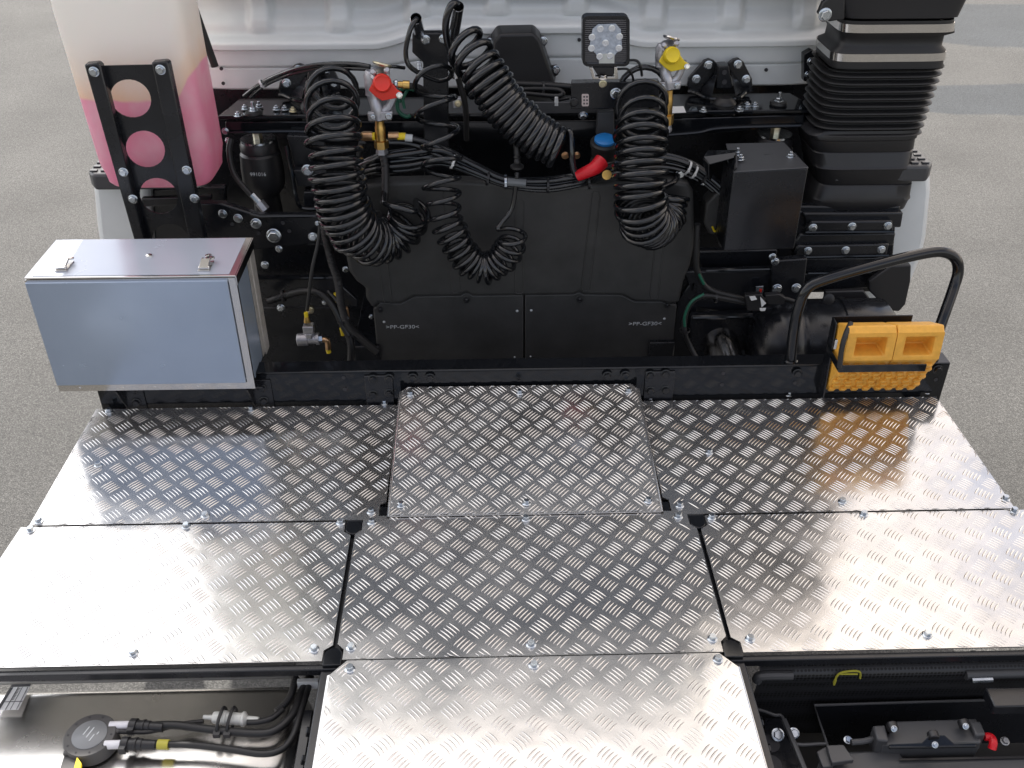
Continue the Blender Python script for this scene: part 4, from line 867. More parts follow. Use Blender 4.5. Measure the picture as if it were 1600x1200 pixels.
b = MB(); b.lathe([(.0105, .0), (.0105, .024)], PY(572, 213, Y1), (1, 0, 0), 16); b.lathe([(.0095, .0), (.0095, .022)], PY(621, 213, Y1), (1, 0, 0), 16); b.build('sleeve', YEL, ct)
b = MB(); b.lathe([(.010, .0), (.010, .028)], PY(607, 212, Y1), (1, 0, 0), 16); b.build('side_stub', COP, ct)
b = MB(); b.lathe([(.010, .0), (.010, .020)], PY(633, 215, Y1), (1, 0, -.1), 16); b.build('collar', PRNT, ct)
b = MB(); b.lathe([(.009, .0), (.009, .012), (.0115, .013), (.0115, .030)], PY(622, 132, Y1), (1, 0, -.05), 12); b.build('end_fitting', BRS, ct); b = MB(); b.lathe([(.0085, 0), (.0115, .004), (.0115, .01)], PY(615, 131, Y1), (1, 0, 0), 14); b.build('end_nut', ZN, ct)
c2 = coupling(1046, 94, .92, YEL, 'silver air brake coupling with a yellow dust cap beside the work lamp', 1, 2.62, (1041, 205), BRS)

# ================================================================== COILED HOSES
def coiled(label, path, r, lead_in, lead_out, m=HOSE, spt=20, phase=0, cat='coiled hose', name='coiled_hose', seg=9):
    H = coil_pts(path, None, phase, spt)
    pts = [V(p) for p in lead_in] + H + [V(p) for p in lead_out]
    P = []
    if lead_in: P += catmull([*lead_in, H[0], H[3]], 6)[:-6]
    P += H
    if lead_out: P += catmull([H[-4], H[-1], *lead_out], 6)[6:]
    b = MB(); b.tube(P, r, seg, 0); t = thing(name, label, cat, P[-1]); b.build('hose', m, t, ang=80); return t
q = PY
lc = coiled('large left black coiled air hose hooking up to the red-capped coupling', [
    (q(520, 132, 2.66), .058, 0), (q(519, 152, 2.57), .064, 1), (q(520, 188, 2.48), .066, 3), (q(524, 245, 2.43), .067, 6), (q(531, 300, 2.41), .067, 9.5), (q(542, 340, 2.41), .067, 13.5), (q(563, 367, 2.43), .064, 17), (q(590, 378, 2.47), .060, 20), (q(615, 369, 2.50), .057, 22.5), (q(634, 348, 2.51), .056, 24.5), (q(641, 330, 2.50), .055, 26)],
    .0079, [], [q(650, 330, 2.44), q(625, 325, 2.42), q(606, 320, 2.43), q(600, 314, 2.45), q(600, 300, 2.50)], phase=.5)
b = MB(); b.tube([q(600, 318, 2.50), q(602, 300, 2.50), q(602, 262, 2.54), q(598, 240, 2.56)], .011, 12, 8, rf=lambda L, s: .0105+.0012*math.sin(L*420)); b.build('strain_sleeve', RUB, lc)
rc = coiled('large right black coiled air hose hooking up to the yellow-capped coupling', [
    (q(1003, 132, 2.68), .060, 0), (q(1003, 153, 2.58), .063, 1), (q(1003, 190, 2.48), .063, 3), (q(1001, 240, 2.42), .064, 6.5), (q(1000, 300, 2.38), .064, 10.5), (q(1003, 332, 2.38), .063, 13.5), (q(1012, 351, 2.41), .060, 17), (q(1028, 350, 2.46), .055, 20.5), (q(1042, 330, 2.50), .050, 24), (q(1047, 304, 2.52), .046, 27)],
    .0079, [], [q(1052, 285, 2.56), q(1062, 266, 2.62)], phase=1.2)
mc = coiled('thin loose black coiled hose dangling in a U in front of the engine cover', [
    (q(676, 112, 2.60), .048, 0), (q(680, 140, 2.56), .050, .9), (q(684, 195, 2.52), .056, 2), (q(690, 240, 2.50), .054, 3), (q(690, 290, 2.46), .046, 4.6), (q(697, 340, 2.44), .042, 6.8), (q(711, 376, 2.43), .041, 9.2), (q(733, 408, 2.43), .040, 12.4), (q(758, 419, 2.43), .040, 15.4), (q(783, 406, 2.43), .039, 18.4), (q(798, 384, 2.43), .038, 20.6), (q(800, 366, 2.43), .038, 22)],
    .0067, [q(652, 36, 2.66), q(650, 30, 2.62), q(640, 50, 2.60), q(634, 85, 2.60), q(645, 108, 2.60)], [q(778, 358, 2.45), q(784, 348, 2.46), q(800, 325, 2.47), q(807, 280, 2.48), q(808, 268, 2.48)], phase=2.0, spt=22)
b = MB(); b.tube([q(808, 262, 2.48), q(808, 240, 2.49), q(806, 212, 2.50)], .008, 12, 8, rf=lambda L, s: .0085+.0014*math.sin(L*520)); b.lathe([(.006, -.002), (.018, .0), (.018, .006), (.008, .012)], q(808, 262, 2.48), (0, 0, 1), 24); b.build('strain_boot', RUB, mc)
tc_ = coiled('thick black coiled electric cable running diagonally down to the red boot', [
    (q(722, 64, 2.60), .046, 0), (q(737, 84, 2.57), .052, 1), (q(752, 108, 2.54), .054, 2.6), (q(770, 138, 2.52), .054, 5.4), (q(788, 164, 2.51), .053, 8.4), (q(812, 190, 2.50), .052, 11.8), (q(842, 214, 2.49), .050, 15.6), (q(876, 232, 2.48), .049, 19.2)],
    .0094, [q(715, 16, 2.64), q(713, 5, 2.60), q(704, 10, 2.58), q(697, 32, 2.58), q(697, 55, 2.59), q(704, 82, 2.60), q(712, 95, 2.60)], [q(893, 240, 2.48), q(896, 262, 2.48), q(902, 276, 2.48)], phase=2.4, cat='coiled cable', name='coiled_cable', seg=12)
b = MB(); b.tube([q(709, 88, 2.62), q(718, 130, 2.64), q(727, 165, 2.66), q(729, 218, 2.70)], .0085, 10); b.build('branch_cable', RUB, tc_)
b = MB(); b.lathe([(.0115, 0), (.0115, .03)], q(709, 104, 2.61), (.25, 0, -1), 14); b.build('sleeve', CHR, tc_)

# electric socket with blue lid and red boot
so_ = thing('trailer_socket', 'black electric socket with a blue lid and a red cable boot below it', 'socket', q(946, 232, 2.56))
b = MB(); b.lathe([(.030, -.055), (.034, -.04), (.036, -.012), (.040, -.010), (.040, .0), (.036, .004)], q(945, 222, 2.56), (0, -.25, 1), 28); b.lathe([(.035, 0), (.035, .04), (.028, .06)], q(944, 246, 2.60), (-.25, -.9, -.2), 24); b.build('housing', RUB, so_)
b = MB(); b.lathe([(.029, .0), (.029, .008), (.025, .011), (.0, .012)], q(945, 221, 2.56), (0, -.25, 1), 28); b.build('lid', BLU, so_)
b = MB(); b.tube([q(902, 275, 2.475), q(918, 268, 2.47), q(930, 262, 2.475), q(940, 252, 2.49)], .018, 16, 8, rf=lambda L, s: .0145+.007*s); b.build('cable_boot', REDB, so_)
b = MB(); b.lathe([(.013, -.003), (.013, .003)], q(948, 273, 2.47), (0, -1, .2), 20); b.build('brass_tab', BRS, so_)
for px in (883, 901): bolt(so_, q(px, 243, 2.60), (0, -1, 0), .007, COP)
b = MB(); b.plate([(934, 176), (960, 174), (960, 214), (932, 214)], 2.62, .03); b.build('mount_plate', GREY, so_, .004)

# ================================================================== WORK LAMP
YL = 2.58
wl = thing('work_lamp', 'square black work lamp with nine round LEDs standing on the black bracket box', 'lamp', q(942, 124, YL))
def rrect(x0, y0, x1, y1, r, n=5):
    P = []
    for cx, cy, a0 in ((x1-r, y0+r, -90), (x1-r, y1-r, 0), (x0+r, y1-r, 90), (x0+r, y0+r, 180)):
        for k in range(n+1): a = R_(a0+90*k/n); P.append((cx+r*math.cos(a), cy+r*math.sin(a)))
    return P
b = MB(); b.plate(rrect(910, 25, 984, 104, 9), YL, .035, [rrect(914, 29.5, 980, 100, 6)]); b.build('housing', BLK, wl, .0015)
b = MB(); b.plate(rrect(913, 28.5, 981, 101, 6), YL+.012, .006); lens = b.build('reflector', mat('lamp_reflector', (.10, .10, .11), .25, .9, bump=1, bscale=300, bdist=.003), wl)
b = MB()
for k in range(22): zz = 31+70*k/22; b.plate([(914, zz), (980, zz), (980, zz+1.2), (914, zz+1.2)], YL+.008, .003)
b.build('lens_ridge', mat('lamp_ridge', (.22, .22, .24), .2, .8), wl)['kind'] = 'stuff'
b = MB(); b.plate([(926, 45), (935, 38), (962, 37), (970, 46), (972, 75), (962, 84), (958, 92), (935, 93), (931, 84), (921, 74)], YL+.006, .004); b.build('led_board', mat('led_board', (.50, .56, .66), .25, .5, noise=.25, nscale=120), wl)
b = MB(); b.plate([(936, 84), (960, 84), (960, 99), (936, 99)], YL+.0055, .002); b.build('board_tail', MILK, wl)
for k, (px, py) in enumerate(((938, 45), (956, 44), (925, 58), (968, 57), (946, 67), (924, 75), (967, 75), (937, 88), (953, 87))):
    b = MB(); b.lathe([(.0088, 0), (.0088, .002), (.006, .0025), (.0055, .001), (.0022, .001), (.0022, .003)], q(px, py, YL+.005), (0, -1, 0), 16); b.build('led', mat('led_optic', (.75, .77, .80), .15, .4) if k == 0 else MATS['led_optic'], wl)
b = MB(); b.plate([(926, 105), (964, 105), (958, 118), (934, 118)], YL+.005, .02); b.build('neck', BPLS, wl, .002)
b = MB(); b.plate([(921, 106), (926, 106), (930, 120), (960, 120), (960, 105), (964, 105), (966, 124), (926, 124)], YL-.004, .018); b.build('yoke', STL, wl, .001); bolt(wl, q(942, 121, YL-.006), (0, -.3, 1), .008, STL)
b = MB(); b.tube([q(980, 94, YL+.03), q(995, 95, YL+.03), q(1001, 105, YL+.03), q(1003, 118, YL+.05)], .0035, 8); b.tube([q(964, 108, YL+.02), q(980, 108, YL+.02), q(987, 116, YL+.03), q(990, 126, YL+.05)], .0032, 8); b.build('cable', RUB, wl)
lb = thing('lamp_bracket', 'flat black steel box under the work lamp with a small pink sticker', 'bracket', q(950, 168, 2.6))
b = MB(); b.plate([(892, 130), (1030, 127), (1030, 168), (892, 170)], 2.59, .004); b.prism([q(892, 130, 2.59), q(1030, 127, 2.59), q(1028, 122, 2.64), q(893, 124, 2.64)], (0, 0, -.003)); b.build('shell', BLK, lb, .002)
b = MB(); b.plate(rrect(909, 147, 920, 166, 2), 2.588, .002); b.build('sticker', mat('sticker_pink', (.60, .50, .48), .5), lb)
b = MB()
for i in range(3):
    for j in range(2): b.plate([(911.5+j*4.5, 150+i*5.3), (914+j*4.5, 150+i*5.3), (914+j*4.5, 152.6+i*5.3), (911.5+j*4.5, 152.6+i*5.3)], 2.5872, .0008)
b.build('sticker_print', INK, lb)['kind'] = 'stuff'
bolt(lb, q(942, 131, 2.587), (0, -1, 0), .007, ZNY); bolt(lb, q(897, 160, 2.587), (0, -1, 0), .008, BPLS); bolt(lb, q(911, 180, 2.6), (0, -1, -.5), .009, ZN); bolt(lb, q(962, 146, 2.587), (0, -1, 0), .010, ZN)
b = MB(); b.plate([(762, 160), (1030, 160), (1032, 176), (762, 178)], 2.66, .01); b.build('shelf', GREY, lb, .002)

# ================================================================== HARNESSES AND HOSES
def line_thing(name, label, cat, runs, m, ties=(), tie_r=.02, group=None, conduit=False, part='hose'):
    t = thing(name, label, cat, V(runs[0][0][0]) if False else q(*runs[0][0][0]), group)
    for pts, r in runs:
        b = MB(); P = [q(*p) for p in pts]
        (b.conduit(P, r) if conduit else b.tube(P, r, 9, 8)); b.build(part, m, t, ang=80)
    for (px, py, yy), ax, mm in ties:
        b = MB(); b.lathe([(tie_r*.9, -.003), (tie_r, -.003), (tie_r, .003), (tie_r*.9, .003)], q(px, py, yy), ax, 16, False); b.box(*(lambda c: (c.x-.003, c.x+.003, c.y-tie_r-.004, c.y-tie_r+.002, c.z-.004, c.z+.004))(q(px, py, yy))); b.build('cable_tie', mm, t)
    return t
# the long sagging bundle in front of the cover
runs = []
for i, (dy, dY, r) in enumerate(((0, 0, .0075), (8, .01, .0075), (15, -.005, .0062), (21, .012, .006), (-5, .02, .006), (12, .022, .0068))):
    runs.append(([(556, 262+dy*.6, 2.60+dY), (590, 248+dy, 2.56+dY), (640, 240+dy*1.2, 2.55+dY), (690, 236+dy, 2.54+dY), (740, 258+dy*.7, 2.52+dY), (790, 280+dy*.5, 2.50+dY), (850, 283+dy*.7, 2.49+dY), (905, 275+dy*.7, 2.50+dY), (960, 258+dy*.8, 2.54+dY), (1030, 246+dy, 2.60+dY), (1080, 258+dy*.9, 2.60+dY), (1112, 280+dy*.8, 2.58+dY), (1135, 300+dy*1.0, 2.56+dY)], r))
hb = line_thing('hose_bundle', 'sagging bundle of black air pipes across the front of the engine cover', 'hose bundle', runs, HOSE, ties=(((708, 252, 2.53), (1, 0, -.4), WHTP), ((762, 278, 2.51), (1, 0, -.2), BPLS), ((790, 284, 2.50), (1, 0, 0), ZN), ((856, 290, 2.49), (1, 0, 0), BPLS), ((920, 284, 2.50), (1, 0, .1), BPLS), ((1074, 262, 2.60), (1, 0, -.5), WHTP), ((1084, 268, 2.60), (1, 0, -.5), WHTP), ((1099, 276, 2.59), (1, 0, -.5), BPLS)), tie_r=.021)
b = MB(); b.tube([q(1131, 297, 2.55), q(1138, 303, 2.545)], .010, 10, 0); b.build('collar', YEL, hb); b = MB(); b.tube([q(1128, 318, 2.55), q(1133, 326, 2.545)], .009, 10, 0); b.build('collar', WHTP, hb)
b = MB(); b.tube([q(793, 284, 2.478), q(822, 286, 2.475)], .011, 10, 0); b.build('sleeve', mat('grey_sleeve', (.12, .13, .14), .4), hb)
hb2 = line_thing('air_pipe', 'pair of black pipes leaving the brass fitting under the red-capped coupling', 'pipe', [([(638, 215, 2.56), (665, 222, 2.56), (690, 234, 2.55), (712, 250, 2.53)], .0085), ([(600, 222, 2.575), (640, 224, 2.57), (680, 240, 2.55), (712, 258, 2.53)], .0095), ([(560, 280, 2.6), (572, 258, 2.58), (600, 246, 2.57), (650, 246, 2.56), (700, 248, 2.54)], .0075)], HOSE)
line_thing('air_pipe', 'slim black pipes arching over the left coil in front of the white skirt', 'pipe', [([(382, 150, 2.90), (400, 136, 2.86), (420, 124, 2.80), (455, 110, 2.72), (500, 101, 2.66), (550, 100, 2.62), (578, 104, 2.60)], .0065), ([(392, 152, 2.90), (405, 140, 2.86), (424, 128, 2.80), (458, 115, 2.72), (505, 106, 2.66), (550, 107, 2.62), (578, 108, 2.60)], .0055), ([(596, 104, 2.60), (615, 104, 2.60), (632, 106, 2.62)], .0048)], HOSE, ties=(((410, 131, 2.83), (1, 0, .6), WHTP),), tie_r=.014)
line_thing('air_pipe', 'short black pipe from the side of the red-capped coupling towards the post', 'pipe', [([(638, 134, 2.57), (655, 137, 2.58), (668, 148, 2.62)], .0085)], RUB)
line_thing('corrugated_conduit', 'ribbed black conduits looped behind the thick coiled cable under the trapezoid cover', 'conduit', [([(740, 128, 2.80), (800, 131, 2.78), (850, 133, 2.76), (893, 136, 2.74)], .0105), ([(790, 140, 2.74), (840, 139, 2.72), (870, 140, 2.71), (880, 146, 2.70), (868, 150, 2.70), (820, 146, 2.72), (790, 145, 2.74)], .007), ([(800, 146, 2.73), (850, 148, 2.71), (868, 156, 2.70), (890, 153, 2.69)], .005)], COND, conduit=True, part='conduit', ties=(((801, 137, 2.75), (1, 0, 0), BPLS), ((849, 139, 2.73), (1, 0, 0), BPLS)), tie_r=.02)
b = MB(); b.plate([(867, 152), (872, 152), (873, 166), (866, 166)], 2.66, .006); tag(b.build('cable_clip', WHTP, bevel=.001), 'small white plastic cable clip standing on the grey shelf left of the lamp bracket', 'clip')
line_thing('corrugated_conduit', 'ribbed black conduit hooking behind the brass stem beside the left coil', 'conduit', [([(566, 222, 2.62), (562, 245, 2.62), (570, 262, 2.62), (590, 272, 2.62), (615, 270, 2.63)], .010), ([(535, 158, 2.70), (505, 158, 2.72), (492, 145, 2.74), (488, 130, 2.78)], .012)], COND, conduit=True, part='conduit')
line_thing('wiring_loom', 'green-striped ribbed loom curling right of the red-capped coupling', 'wiring', [([(625, 160, 2.62), (622, 145, 2.62), (632, 138, 2.62), (648, 140, 2.62)], .006), ([(620, 150, 2.62), (622, 172, 2.62), (634, 182, 2.62), (642, 180, 2.62)], .006), ([(636, 142, 2.61), (630, 155, 2.61), (632, 170, 2.61)], .0045)], GRN, conduit=True, part='loom')
line_thing('wiring_loom', 'green-flecked black loom curving down the right edge of the engine cover', 'wiring', [([(1090, 350, 2.48), (1088, 400, 2.48), (1090, 425, 2.48), (1105, 450, 2.48), (1140, 462, 2.48), (1185, 472, 2.48)], .0095), ([(1180, 476, 2.47), (1140, 468, 2.47), (1100, 462, 2.47), (1078, 476, 2.47), (1070, 500, 2.47), (1070, 520, 2.46), (1078, 540, 2.45), (1092, 566, 2.42)], .0085), ([(1160, 466, 2.5), (1200, 468, 2.5), (1222, 466, 2.5), (1250, 474, 2.5)], .008)], COND, conduit=True, part='loom', ties=(((1118, 465, 2.475), (1, 0, 0), BPLS), ((1070, 516, 2.465), (0, 0, 1), BPLS)), tie_r=.016)
o_ = [o for o in COL.objects if o.name.startswith('wiring_loom')][-1]
b = MB(); b.tube([q(1100, 459, 2.462), q(1080, 472, 2.462), q(1070, 494, 2.462), q(1070, 510, 2.46)], .004, 8, 8); b.tube([q(1092, 428, 2.472), q(1100, 444, 2.472)], .004, 8, 0); b.build('green_wire', GRN, o_)
b = MB(); b.plate([(1164, 462), (1190, 460), (1196, 470), (1192, 486), (1168, 486)], 2.45, .02); b.plate([(1196, 462), (1218, 460), (1228, 466), (1224, 476), (1200, 476)], 2.45, .02); b.build('plug', BPLS, o_, .002)
b = MB(); b.plate([(1171, 464), (1180, 463), (1183, 468), (1174, 470)], 2.447, .003); b.plate([(1188, 464), (1197, 474), (1190, 480)], 2.447, .004); b.plate([(1187, 482), (1197, 482), (1195, 486), (1188, 486)], 2.447, .004); b.build('plug_clip', WHTP, o_)
line_thing('corrugated_conduit', 'long ribbed black conduit running down the left edge of the engine cover', 'conduit', [([(505, 330, 2.50), (508, 365, 2.48), (517, 405, 2.46), (528, 440, 2.45), (534, 480, 2.44), (545, 510, 2.43), (565, 530, 2.42), (590, 550, 2.41)], .012), ([(420, 470, 2.56), (445, 462, 2.54), (480, 454, 2.50), (505, 462, 2.48), (522, 480, 2.46), (535, 506, 2.44), (548, 535, 2.42), (548, 575, 2.40)], .0115), ([(512, 455, 2.49), (528, 472, 2.46), (545, 500, 2.43)], .006)], COND, conduit=True, part='conduit', ties=(((443, 462, 2.54), (1, 0, .2), BPLS), ((536, 500, 2.44), (.4, 0, -1), BPLS), ((548, 522, 2.43), (.4, 0, -1), BPLS)), tie_r=.018)
for px, py, mm, y2 in ((524, 458, YEL, 14), (541, 480, COP, 20), (533, 512, YEL, 12)):
    b = MB(); b.tube([q(px, py, 2.52), q(px+3, py+y2, 2.52)], .006, 8, 0); tag(b.build('pipe_sleeve', mm, bevel=.001), {458: 'upper small yellow sleeve behind the left ribbed conduit', 480: 'small orange-copper sleeve right of the left ribbed conduit', 512: 'lower small yellow sleeve behind the crossing conduits'}[py], 'sleeve')
line_thing('rod_cable', 'straight thin black cable running from the left coil down to the silver valve', 'cable', [([(500, 352, 2.50), (497, 380, 2.49), (488, 420, 2.47), (482, 468, 2.46), (480, 485, 2.46)], .0052)], RUB)

# valve
vt = thing('drain_valve', 'silver valve body with brass elbow and yellow collars low at left', 'valve', q(486, 535, 2.45))
b = MB(); b.lathe([(.006, 0), (.006, .018)], q(479, 497, 2.45), (0, 0, 1), 12); b.build('collar', YEL, vt); b = MB(); b.lathe([(.010, 0), (.008, .010), (.006, .018)], q(480, 503, 2.45), (0, 0, 1), 12); b.build('nipple', BRS, vt)
b = MB(); c_ = q(482, 510, 2.45); b.box(c_.x-.015, c_.x+.015, c_.y-.014, c_.y+.014, c_.z-.018, c_.z+.006); b.lathe([(.016, -.036), (.016, -.018)], c_, (0, 0, 1), 6); b.lathe([(.012, -.048), (.012, -.03)], c_, (0, 0, 1), 14); b.build('upper_body', CAST, vt, .002)
c_ = q(466, 531, 2.45); b = MB(); b.lathe([(.017, -.002), (.019, .0), (.019, .028), (.015, .03), (.015, .052), (.018, .053), (.018, .062)], c_, (1, 0, .05), 22); b.build('barrel', CAST, vt); 
b = MB(); b.lathe([(.013, .062), (.013, .072)], c_, (1, 0, .05), 6); b.build('nut', ZN, vt); b = MB(); b.tube([q(502, 531, 2.45), q(509, 531, 2.45), q(512, 535, 2.45), q(513, 545, 2.45)], .0085, 12, 6); b.build('elbow', COP, vt); b = MB(); b.tube([q(512, 545, 2.45), q(514, 551, 2.45)], .007, 10, 0); b.build('lower_collar', YEL, vt)
b = MB(); b.lathe([(.012, 0), (.012, .012), (.006, .014)], q(485, 482, 2.50), (0, -1, 0), 14); b.build('plug', ZNY, vt)

# ================================================================== FUEL TANK (bottom left)
ZF = .865
ft = thing('fuel_tank', 'shiny bare aluminium fuel tank below the deck at bottom left', 'fuel tank', (-.85, .9, .35))
xr, xl = -.455, -1.45; yb = PZ(250, 1066, ZF).y
b = MB()
def sect(x, gs=0):  # rounded profile in y/z
    P = []; y0, y1, z0, z1, rr = .35, yb, .25, ZF-gs, .10
    for cy, cz, a0 in ((y1-rr*.35, z1-rr*.35, 90), (y0+rr, z1-rr, 180)):
        pass
    r1 = .035
    for k in range(9): a = R_(90-90*k/8); P.append(V((x, y1-r1+r1*math.cos(a)-gs, z1-r1+r1*math.sin(a))))
    P += [V((x, y1-gs, z0)), V((x, y0+gs, z0)), V((x, y0+gs, z1-rr))]
    for k in range(9): a = R_(180-90*k/8); P.append(V((x, y0+rr+rr*math.cos(a)+gs, z1-rr+rr*math.sin(a))))
    n = 24
    ya, yb_ = P[-1].y, P[0].y
    for k in range(1, n): t = k/n; P.append(V((x, ya+(yb_-ya)*t, z1 + .010*math.sin(math.pi*t)*(1 if gs == 0 else .6))))
    return P
rings = [sect(xl, .03), sect(xl+.02, .005), sect(xl+.05, 0), sect(-1.0, 0), sect(-.7, 0), sect(xr-.05, 0), sect(xr-.02, .006), sect(xr, .03)]
loft(b, rings).build('tank_shell', TANKM, ft, ang=50)
b = MB(); b.prism([PZ(-40, 1069, ZF+.004), PZ(455, 1058, ZF+.004), PZ(466, 1020, ZF+.010), PZ(-60, 1024, ZF+.010)], (0, 0, -.006)); b.build('end_flange', mat('flange_aluminium', (.30, .29, .27), .6, .3), ft, .002)
st_ = [PZ(19, 1070, ZF+.0035), PZ(49, 1069, ZF+.0035), PZ(29, 1109, ZF+.0115), PZ(-6, 1110, ZF+.0115)]
b = MB(); b.prism(st_, (0, 0, .0008)); lb_ = b.build('data_label', LABW, ft)
def lq(u, v): a = st_[0].lerp(st_[1], u); c = st_[3].lerp(st_[2], u); return a.lerp(c, v)+V((0, 0, .0010))
b = MB()
for u0, u1, v0, v1 in ((.0, .16, .12, 1), (.0, 1, 0, .10), (.40, .43, .12, 1), (.62, .64, .12, 1), (.9, .92, .12, 1), (.16, 1, .68, .70)): b.prism([lq(u0, v0), lq(u1, v0), lq(u1, v1), lq(u0, v1)], (0, 0, .0004))
for k in range(9): b.prism([lq(.45, .16+.055*k), lq(.45+.12*random.random()+.03, .16+.055*k), lq(.45+.12, .175+.055*k), lq(.45, .175+.055*k)], (0, 0, .0004)); 
b.build('label_print', INK, lb_)['kind'] = 'stuff'
# fuel sender: ring, dome, tail, yellow lever
ZS = ZF+.012
sn = thing('fuel_sender', 'grey round fuel sender cap on the aluminium tank with two hose stubs', 'fuel sender', PZ(142, 1150, ZF))
c_ = PZ(140, 1148, ZS+.028)
b = MB(); b.lathe([(.049, -.030), (.049, -.003), (.047, 0), (.033, 0), (.032, -.002)], c_, (0, 0, 1), 44, False); b.lathe([(.046, -.03), (.046, -.026)], c_, (0, 0, 1), 44); b.build('ring', SEND, sn, ang=40)
b = MB(); b.lathe([(.033, -.003), (.0325, .001), (.031, .002), (.0, .0035)], c_, (0, 0, 1), 44, False); b.build('dome', mat('sender_dome', (.20, .21, .22), .35), sn)
b = MB()
for ax_, ay_, ln_ in ((-.012, .010, .018), (-.004, .004, .022), (.004, -.004, .014), (.014, .010, .006)):
    c2_ = c_+V((ax_, ay_-.012, .0032)); b.prism([c2_, c2_+V((.0022, 0, 0)), c2_+V((.0022+ln_*.35, ln_, 0)), c2_+V((ln_*.35, ln_, 0))], (0, 0, .0003))
b.build('dome_print', PRNT, sn)['kind'] = 'stuff'
b = MB(); b.prism([PZ(112, 1138, ZS+.026), PZ(170, 1160, ZS+.026), PZ(124, 1177, ZS+.026), PZ(97, 1178, ZS+.026)], (0, 0, -.030)); b.prism([PZ(100, 1178, ZS+.018), PZ(122, 1176, ZS+.018), PZ(118, 1235, ZS+.016), PZ(82, 1235, ZS+.016)], (0, 0, -.022)); b.build('tail', SEND, sn, .003)
b = MB(); b.prism([PZ(120, 1182, ZS+.026), PZ(127, 1192, ZS+.026), PZ(122, 1235, ZS+.022), PZ(106, 1235, ZS+.022)], (0, 0, -.008)); b.build('lever', YEL, sn, .001)
b = MB()
for k in range(10):
    a = 2*math.pi*k/10; b.lathe([(.002, 0), (.002, .0006)], c_+V((.041*math.cos(a), .041*math.sin(a), .0001)), (0, 0, 1), 8)
b.build('dimple', INK, sn)['kind'] = 'stuff'
def zt_line(name, label, runs, m, cat='hose'):
    t = thing(name, label, cat, PZ(*runs[0][0][0]))
    for pts, r in runs: b = MB(); b.tube([PZ(*p) for p in pts], r, 12, 8); b.build('hose' if cat != 'wiring' else 'loom', m, t, ang=80)
    return t
zh = ZS+.022
b = MB(); b.tube([PZ(172, 1134, zh), PZ(206, 1133, zh)], .0085, 14, 0); b.build('stub', mat('white_stub', (.72, .72, .76), .25), sn)
b = MB(); b.tube([PZ(164, 1164, zh), PZ(194, 1163, zh)], .0085, 14, 0); b.build('stub', MATS['white_stub'], sn)
b = MB(); b.tube([PZ(172, 1143, zh), PZ(186, 1143, zh)], .005, 10, 0); b.build('stub', SEND, sn)
def quick(px, py, L_):
    b = MB(); p0 = PZ(px, py, zh); p1 = PZ(px+60, py+L_, zh); ax = (p1-p0).normalized(); b.lathe([(.012, 0), (.0145, .002), (.0145, .014), (.0115, .015), (.0115, .026), (.0135, .027), (.0135, .030), (.0115, .031), (.0115, .040), (.0100, .041), (.0092, .066)], p0, ax, 22); b.box(p0.x, p0.x+.012, p0.y-.018, p0.y-.008, p0.z-.006, p0.z+.010); return b
h1 = zt_line('fuel_hose', 'upper black fuel hose from the sender, strapped to the white filter', [([(236, 1134, zh), (275, 1133, zh), (330, 1140, zh), (400, 1146, zh), (432, 1140, zh), (458, 1115, zh), (470, 1085, zh), (482, 1058, zh-.01)], .0080)], RUB)
quick(203, 1134, 3).build('quick_connector', BPLS, h1, ang=30)
h2 = zt_line('fuel_hose', 'lower black fuel hose with a yellow band from the sender to the deck corner', [([(236, 1163, zh), (300, 1164, zh), (360, 1171, zh), (410, 1178, zh), (440, 1171, zh), (458, 1150, zh), (468, 1120, zh), (480, 1080, zh), (486, 1058, zh-.01)], .0066)], RUB)
quick(190, 1163, 1).build('quick_connector', BPLS, h2, ang=30)
b = MB(); b.tube([PZ(247, 1163, zh), PZ(264, 1163.6, zh)], .0096, 14, 0); b.build('band', YELT, h2)
h3 = zt_line('fuel_hose', 'thin black line from the white filter curving up under the deck edge', [([(186, 1143, zh), (225, 1144, zh), (250, 1140, zh-.004), (285, 1131, zh-.006), (318, 1127, zh-.006)], .0045), ([(386, 1129, zh), (405, 1128, zh), (425, 1122, zh), (442, 1108, zh)], .0062)], RUB)
b = MB(); b.conduit([PZ(432, 1112, zh), PZ(445, 1100, zh), PZ(455, 1085, zh), PZ(462, 1058, zh)], .008); b.build('conduit', COND, h3)
h4 = thing('fuel_filter', 'small milky white inline filter held by two black cable ties', 'filter', PZ(360, 1122, ZF))
a = PZ(332, 1121, zh); b = MB(); ax = (PZ(386, 1124, zh)-a).normalized(); b.lathe([(.004, -.018), (.005, 0), (.011, .002), (.012, .008), (.012, .020), (.0145, .022), (.0145, .028), (.012, .03), (.012, .058), (.0145, .06), (.0145, .064), (.012, .066), (.007, .07), (.006, .092)], a, ax, 22); b.build('filter_body', MILK, h4)
for px in (345, 361):
    b = MB(); c_ = PZ(px, 1132, zh); b.add([], []); P = [c_+V((.004, .032, .0)), c_+V((.003, .026, .018)), c_+V((.0, .008, .019)), c_+V((-.002, -.012, .014)), c_+V((-.003, -.020, 0)), c_+V((-.002, -.012, -.010)), c_+V((.002, .02, -.012)), c_+V((.004, .032, 0))]
    b.tube(P, .0032, 6, 4, False); b.box(c_.x-.009, c_.x+.004, c_.y-.028, c_.y-.018, c_.z-.004, c_.z+.006); b.build('cable_tie', BPLS, h4)
b = MB(); b.box(PZ(470, 1060, zh).x-.004, PZ(500, 1060, zh).x, PZ(470, 1072, zh).y, PZ(470, 1066, zh).y, zh-.01, zh+.012); tag(b.build('cable_tie', WHTP, bevel=.001), 'short white tie round the fuel hoses at the deck corner', 'cable tie')
